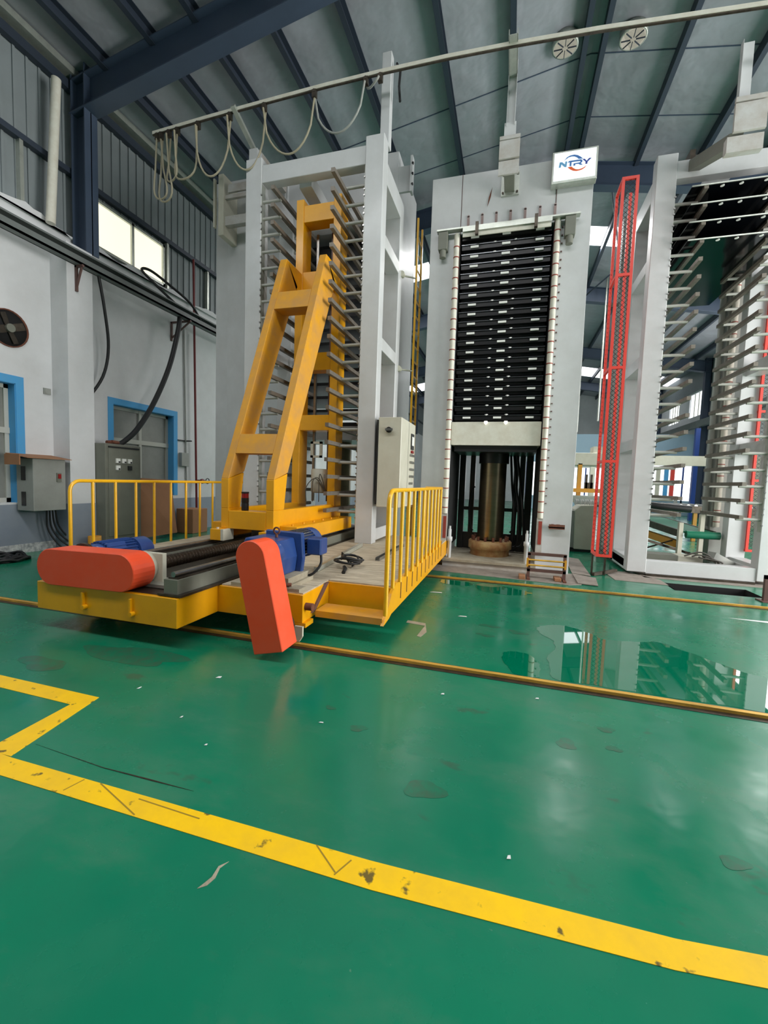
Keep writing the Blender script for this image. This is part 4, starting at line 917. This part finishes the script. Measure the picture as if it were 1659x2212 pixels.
# ---- red mesh guards
def guard(x0, x1, y0, y1, z0, z1, label, lean=0.0):
    g = thing('mesh_guard', label, 'mesh guard', (x0, y0, z0), 'red mesh guards'); t = .042
    fr_ = MB()
    for (x, y) in ((x0, y0), (x1-t, y0), (x0, y1-t), (x1-t, y1-t)): part('upright', Bx(x, x+t, y, y+t, z0, z1), M['red_frame'], g)
    for z in (z0, z0+(z1-z0)*.26, z0+(z1-z0)*.51, z0+(z1-z0)*.75, z1-t):
        part('cross_bar', Bx(x0+t, x1-t, y0, y0+t, z, z+t), M['red_frame'], g)
        part('side_bar', Bx(x0, x0+t, y0+t, y1-t, z, z+t), M['red_frame'], g)
    ms = MB(); c = .036; nz = int((z1-z0)/c)
    def tri_strip(P0, P1, wd):
        d = (P1-P0).normalized(); n = Vector((d.z, 0, -d.x)) if abs(d.y) < .5 and P0.y == P1.y else Vector((0, d.z, -d.y)); n = n.normalized()*wd/2
        ms.add([P0-n, P0+n, P1+n, P1-n], [(0, 1, 2, 3)])
    L = x1-x0-2*t; nx = max(2, int(L/c)); cx_ = L/nx
    for j in range(nz):
        for i in range(nx):
            a = Vector((x0+t+i*cx_, y0+.02, z0+j*c)); b = Vector((x0+t+(i+1)*cx_, y0+.02, z0+(j+1)*c))
            if (i+j) % 2: a, b = Vector((a.x, a.y, b.z)), Vector((b.x, b.y, a.z))
            tri_strip(a, b, .007)
    Ly = y1-y0-2*t; ny = max(2, int(Ly/c)); cy_ = Ly/ny
    for j in range(nz):
        for i in range(ny):
            a = Vector((x0+.02, y0+t+i*cy_, z0+j*c)); b = Vector((x0+.02, y0+t+(i+1)*cy_, z0+(j+1)*c))
            if (i+j) % 2: a, b = Vector((a.x, a.y, b.z)), Vector((b.x, b.y, a.z))
            tri_strip(a, b, .007)
    o = part('wire_mesh', ms, M['rubber'], g); o['kind'] = 'stuff'
    return g
mg = guard(1.43, 1.67, 7.72, 8.18, .37, 6.33, 'tall narrow red mesh guard between the press and the right rack')
part('floor_foot', MB().bar((1.45, 8.1, 0), (1.45, 8.1, .37), .03, .03, (1, 0, 0)).bar((1.65, 8.1, 0), (1.65, 8.1, .37), .03, .03, (1, 0, 0)).bar((1.45, 7.95, .03), (1.9, 8.4, .05), .05, .05), M['steel_dark'], mg)
guard(4.25, 4.50, 9.42, 9.95, .42, 5.4, 'red mesh guard behind the right shelf rack at photo edge')
one('safety_post', MB().box(3.48, 3.53, 7.12, 7.17, 0, .37).box(3.48, 3.9, 7.12, 7.17, .32, .37).box(3.44, 3.6, 7.05, 7.25, 0, .015), M['brown_frame'], 'short dark brown floor post at the right edge of the photo', 'post')

# ---- small brown stand with rollers before the press
sd = thing('roller_stand', 'small brown steel stand with brass bars before the press base', 'stand', (.64, 7.3, 0))
for x in (.345, .885): part('leg', Bx(x, x+.045, 7.24, 7.29, 0, .42), M['brown_frame'], sd); 
for x in (.345, .885): part('foot', Bx(x, x+.045, 7.10, 7.50, 0, .03), M['rust'], sd)
for z in (.12, .385): part('cross_bar', Bx(.345, .93, 7.24, 7.29, z, z+.045), M['brown_frame'], sd)
for z in (.23, .315): part('brass_bar', MB().cyl((.36, 7.22, z), (.91, 7.22, z), .014, n=10), M['gold'], sd)
for x in (.33, .90): part('slide_bracket', Bx(x, x+.03, 7.20, 7.24, .20, .34), M['amber'], sd)
for k, (a, b, c_, d_) in enumerate(((.22, .38, 7.1, 7.5), (.76, .92, 7.15, 7.5))):
    one('brick', Bx(a, a+.10, c_, c_+.22, 0.006, .06), M['cardboard'], ['broken brown brick left of the small brown stand foot', 'broken brown brick under the right foot of small brown stand'][k], 'brick', bevel=.006)
one('steel_cover_plate', MB().prism([(1.10, 7.15, .008), (1.38, 7.10, .008), (1.45, 7.7, .008), (1.12, 7.9, .008)], (0, 0, .012)), M['concrete'], 'grey steel floor cover plate right of the press foot', 'cover plate')
one('steel_cover_plate', MB().prism([(1.12, 7.95, .008), (1.40, 7.85, .008), (1.46, 9.6, .008), (1.2, 9.8, .008)], (0, 0, .012)), M['concrete'], 'longer grey floor cover plate running back beside press', 'cover plate')

# ---- things behind: cabinet, loading table, conveyor, partition
bc2 = thing('machine_cabinet', 'beige machine cabinet with cloth rolls on top right of press', 'cabinet', (1.75, 10.9, 0))
part('body', MB().prism([(1.52, 10.8, .06), (1.96, 10.8, .06), (1.96, 10.8, 1.10), (1.62, 10.8, 1.08), (1.50, 10.8, .98)], (0, .8, 0)), M['cream'], bc2, .01)
part('side_panel', Bx(1.36, 1.52, 10.9, 11.5, .08, .95), M['cab_grey'], bc2)
part('plinth', Bx(1.4, 2.0, 10.85, 11.5, 0, .06), M['black'], bc2)
rr_ = MB()
for k in range(11): rr_.lathe((1.52+.052*k, 11.0+.04*(k % 2), 1.10), [(.02, 0), (.032, .03), (.032, .09), (.015, .13)], 9)
part('cloth_rolls', rr_, M['paper'], bc2)
lt = thing('loading_table', 'beige loading machine on amber legs beyond the press', 'machine', (2.7, 17.5, 0))
part('bridge', Bx(1.9, 3.6, 17.6, 19.0, 2.35, 2.80), M['cream'], lt, .01)
part('top_unit', Bx(2.95, 3.4, 17.7, 18.4, 2.80, 3.05), M['cream'], lt)
for x in (2.45, 3.3): part('leg', Bx(x, x+.14, 17.6, 17.8, 0, 2.40), M['amber'], lt)
part('cross_beam', Bx(1.8, 3.8, 17.5, 17.7, 1.32, 1.47), M['amber'], lt)
part('press_ram', MB().box(2.75, 2.82, 17.7, 17.8, 1.47, 2.0).box(2.92, 2.99, 17.7, 17.8, 1.47, 2.0).box(2.72, 3.02, 17.7, 17.8, 1.47, 1.7), M['steel_dark'], lt)
part('roller_bed', MB().box(1.8, 4.0, 17.0, 18.2, .95, 1.2), M['galv'], lt)
rb2 = thing('roller_conveyor', 'long grey roller bed crossing the hall behind the right rack', 'conveyor', (6, 15, 0))
part('bed_frame', Bx(2.8, 8.0, 15.0, 15.2, .85, 1.05), M['steel_dark'], rb2)
part('bed_frame', Bx(2.8, 8.0, 16.3, 16.5, .85, 1.05), M['steel_dark'], rb2)
r0 = part('roller', MB().cyl((2.9, 15.2, 1.05), (2.9, 16.3, 1.05), .05, n=10), M['steel'], rb2)
for k in range(1, 24): like(r0, (WL[r0.name].x+.2*k, WL[r0.name].y, WL[r0.name].z), rb2)
for x in (3.2, 5.4, 7.6): part('leg', Bx(x, x+.1, 15.05, 15.15, 0, .85), M['amber'], rb2)
cv = thing('belt_conveyor', 'inclined green belt conveyor standing inside the right rack', 'conveyor', (3.2, 10, 0))
Yc = 9.75
part('belt', MB().bar((3.60, Yc-.05, .70), (2.95, 14.0, 1.0), .56, .03), M['belt'], cv)
part('end_roller', MB().cyl((3.36, Yc-.1, .66), (3.92, Yc-.1, .66), .075, n=20), M['belt'], cv)
for x in (-.31, .31): part('side_frame', MB().bar((3.60+x, Yc+.1, .66), (2.95+x, 14.0, .93), .05, .14), M['steel_dark'], cv)
part('lower_beam', MB().bar((3.35, Yc+.2, .42), (2.75, 13.5, .6), .12, .14), M['amber'], cv)
for x, z1 in ((3.27, .88), (3.62, 1.06)): part('upright', MB().box(x-.035, x+.035, Yc-.12, Yc-.02, .22, z1), M['cream'], cv)
part('stay', MB().bar((2.6, Yc, .52), (4.0, Yc+.3, .12), .05, .05).bar((2.7, Yc+.5, .2), (3.3, Yc+.3, .5), .03, .03), M['steel_dark'], cv)
part('black_roller', MB().cyl((2.7, 11.9, 1.17), (4.2, 11.9, 1.07), .09, n=14), M['black'], cv)
part('rear_leg', Bx(2.9, 3.0, 13.6, 13.7, 0, .9), M['amber'], cv)
bx = thing('floor_duct', 'low dark steel trough with a cream end inside right rack', 'trough', (3.0, 9.2, 0))
part('trough', Bx(2.40, 3.02, 8.95, 9.3, 0, .32), M['cab_green'], bx); part('end_block', Bx(3.02, 3.42, 8.95, 9.3, 0, .32), M['cream'], bx, .01)
part('tipped_channel', MB().bar((3.55, 9.0, .36), (4.0, 9.2, .14), .16, .14), M['cab_grey'], bx)
for k in range(3):
    p_ = cable('', [(3.1+.12*k, 8.9, .33), (3.35, 8.85, .42-.05*k), (3.6+.05*k, 8.9, .25), (3.5, 8.8, .12), (3.7+.08*k, 8.95, .05)], 0, None, None)
    part('loose_hose', MB().tube(p_, .015, 6), M['cable_dark'], bx)

pt2 = struct('partition', MB().box(1.0, 10.5, 30, 30.1, 3.1, 4.9), M['blue_panel'])
pn = MB()
for x in (1.0, 2.8, 4.6, 6.4, 8.2, 10.0): pn.box(x, x+.08, 30, 30.1, 0, 3.1)
part('glazing_posts', pn, M['royal'], pt2)
part('glazing', Bx(1.0, 10.5, 30.05, 30.06, .9, 3.1), M['daylit_far'], pt2)
part('lower_panel', Bx(1.0, 10.5, 30.0, 30.1, 0, .9), M['blue_panel'], pt2)
bn = thing('banner', 'white banner strip with purple print under the blue partition', 'banner', (4.5, 29.8, 2.9))
part('strip', Bx(3.2, 7.4, 29.8, 29.82, 2.75, 3.15), M['white'], bn); part('wall_tie', Bx(3.3, 3.34, 29.82, 29.995, 3.1, 3.14), M['steel_dark'], bn); part('wall_tie', Bx(7.2, 7.24, 29.82, 29.995, 3.1, 3.14), M['steel_dark'], bn)
for k, (x, m__) in enumerate(((3.3, 'purple'), (3.75, 'royal'), (4.3, 'purple'), (4.8, 'ink_o'), (5.4, 'purple'), (6.1, 'royal'))): part('print_patch', Bx(x, x+.28, 29.79, 29.80, 2.85, 3.05), M[m__], bn)
struct('blue_post', Bx(8.95, 9.15, 25.5, 25.7, 0, 4.7), M['royal'])
for k, (x, m__) in enumerate(((6.4, 'belt'), (6.75, 'blueframe'), (7.2, 'red_frame'), (7.9, 'cream'), (8.3, 'blueframe'), (8.6, 'red_frame'))):
    one('stacked_panel', Bx(x, x+.2, 27.5, 27.6, 1.2, 2.7), M[m__], ['green upright panel at the left end of the far panel row', 'first sky blue upright panel in the far panel row', 'first red upright panel in the far panel row', 'cream upright panel in the far coloured panel row', 'sky blue upright panel right of the cream one', 'red upright panel at the right end of far row'][k], 'panel', 'coloured panels in the far rack')
one('panel_rack', Bx(6.2, 9.0, 27.4, 27.7, 1.05, 1.2).box(6.2, 6.3, 27.4, 27.7, 0, 1.05).box(8.9, 9.0, 27.4, 27.7, 0, 1.05), M['cab_grey'], 'grey rack under the row of far coloured panels', 'rack')
dr = part('door_1', Bx(RWX-.02, RWX, 24.6, 26.2, .3, 2.6), M['daylit_far']); dr['kind'] = 'structure'
part('door_edge', Bx(RWX-.04, RWX, 24.4, 24.6, .3, 2.6), M['pink'], dr)
ob = thing('overhead_crane_beam', 'cream overhead girder crossing the hall under the crane rail', 'girder', (7, 22, 3.0))
part('girder', Bx(3.5, 10.3, 22, 22.3, 2.62, 3.05), M['cream'], ob)
for x in (3.6, 10.0): part('leg', Bx(x, x+.2, 22, 22.3, 0, 2.62), M['cream'], ob)

# ---- roof turbine vents
for (x, y, lb) in ((.60, 9.74, 'round translucent roof ventilator left of the ridge'), (1.84, 9.85, 'round translucent roof ventilator right of the ridge')):
    v = thing('roof_ventilator', lb, 'ventilator', (x, y, roofz(x)-.2), 'ventilators beside the roof ridge'); z = roofz(x)-.02
    part('throat_ring', MB().lathe((x, y, z-.16), [(.225, 0), (.245, .0), (.245, .16), (.225, .16)], 24), M['galv'], v)
    part('dome', MB().lathe((x, y, z-.17), [(.22, .01), (.22, .02), (.1, .03)], 24), M['vent'], v)
    for k in range(8):
        a = k*math.pi/4; part('vane', MB().bar((x+.05*math.cos(a), y+.05*math.sin(a), z-.175), (x+.21*math.cos(a), y+.21*math.sin(a), z-.175), .012, .02), M['purlin'], v)
for (x, y, z0, z1, lb) in ((3.4, 19.9, 4.3, 10.1, 'thin pale hanging conduit from the rear roof, nearer one'), (3.5, 26.5, 4.6, 10.1, 'thin pale hanging conduit from the rear roof, farther one')):
    one('hanging_conduit', MB().cyl((x, y, z0), (x, y, z1), .035), M['galv'], lb, 'conduit')

# ---- puddles
def blob(pts, jit=0.03, sub=5):
    P = [Vector((x, y, 0)) for x, y in pts]; n = len(P); out = []
    for i in range(n):
        p0, p1, p2, p3 = P[i-1], P[i], P[(i+1) % n], P[(i+2) % n]
        for k in range(sub):
            t = k/sub; q = 0.5*((2*p1)+(-p0+p2)*t+(2*p0-5*p1+4*p2-p3)*t*t+(-p0+3*p1-3*p2+p3)*t**3)
            out.append((q.x+random.uniform(-jit, jit), q.y+random.uniform(-jit, jit)*.6))
    return out
def puddle(pts, lb, jit=.015):
    return one('puddle', MB().prism([(x, y, .0008) for x, y in blob(pts, jit)], (0, 0, .0012)), M['water'], lb, 'puddle', 'puddles on the green floor')
puddle([(.62,4.92),(.85,4.78),(1.0,4.62),(1.35,4.68),(1.5,4.74),(1.72,4.5),(1.95,4.22),(2.2,4.10),(2.4,3.7),(2.2,3.50),(1.4,3.48),(.7,3.49),(.42,3.52),(.40,3.9),(.50,4.3),(.36,4.62),(.40,4.80)], 'large puddle on the green floor beyond the nearer track')
puddle([(.02,3.88),(.12,3.96),(.26,3.92),(.32,3.75),(.30,3.49),(.12,3.48),(.06,3.62)], 'small puddle left of the large one beside the nearer track')
puddle([(-.38,6.5),(-.2,6.58),(.1,6.45),(.4,6.25),(.2,6.05),(-.1,6.02),(-.34,6.15)], 'puddle in front of the press beside the farther track')
puddle([(-.95,6.55),(-.7,6.58),(-.45,6.5),(-.5,6.3),(-.85,6.32)], 'small wet patch near the end of the right railing')

# ---- paper scraps
scr = [(-.885, 5.743, .17, .035, 'long white paper strip on the floor right of the railing'),
       (-.43, 4.81, .10, .025, 'thin torn paper scrap midway between the tracks'),
       (-1.994, 2.626, .035, .03, 'small white scrap in front of the upright orange guard'),
       (-2.399, 2.303, .015, .03, 'tiny white scrap right of the yellow floor corner'),
       (-.377, 2.954, .025, .02, 'small white scrap just below the nearer track'),
       (.267, 3.12, .025, .018, 'tiny white scrap below the nearer track toward puddle'),
       (.077, 1.71, .016, .02, 'lone white scrap close behind the thick yellow line'),
       (-1.867, 2.104, .012, .02, 'tiny curled scrap left of the middle of floor'),
       (-1.034, 2.337, .03, .01, 'flat pale sliver in the middle of the green floor'),
       (-1.542, 1.923, .014, .014, 'tiny pale crumb nearest above the long floor crack'),
       (.62, 7.18, .15, .02, 'white paper strip in front of the brown stand')]
for x, y, a, b, l in scr:
    one('paper_scrap', MB().prism([(x-a/2, y-b/2, .003), (x+a/2, y-b/3, .004), (x+a/2*.8, y+b/2, .005), (x-a/4, y+b/3, .004)], (0, 0, .002)), M['paper'], l, 'paper scrap', 'paper scraps on the green floor')
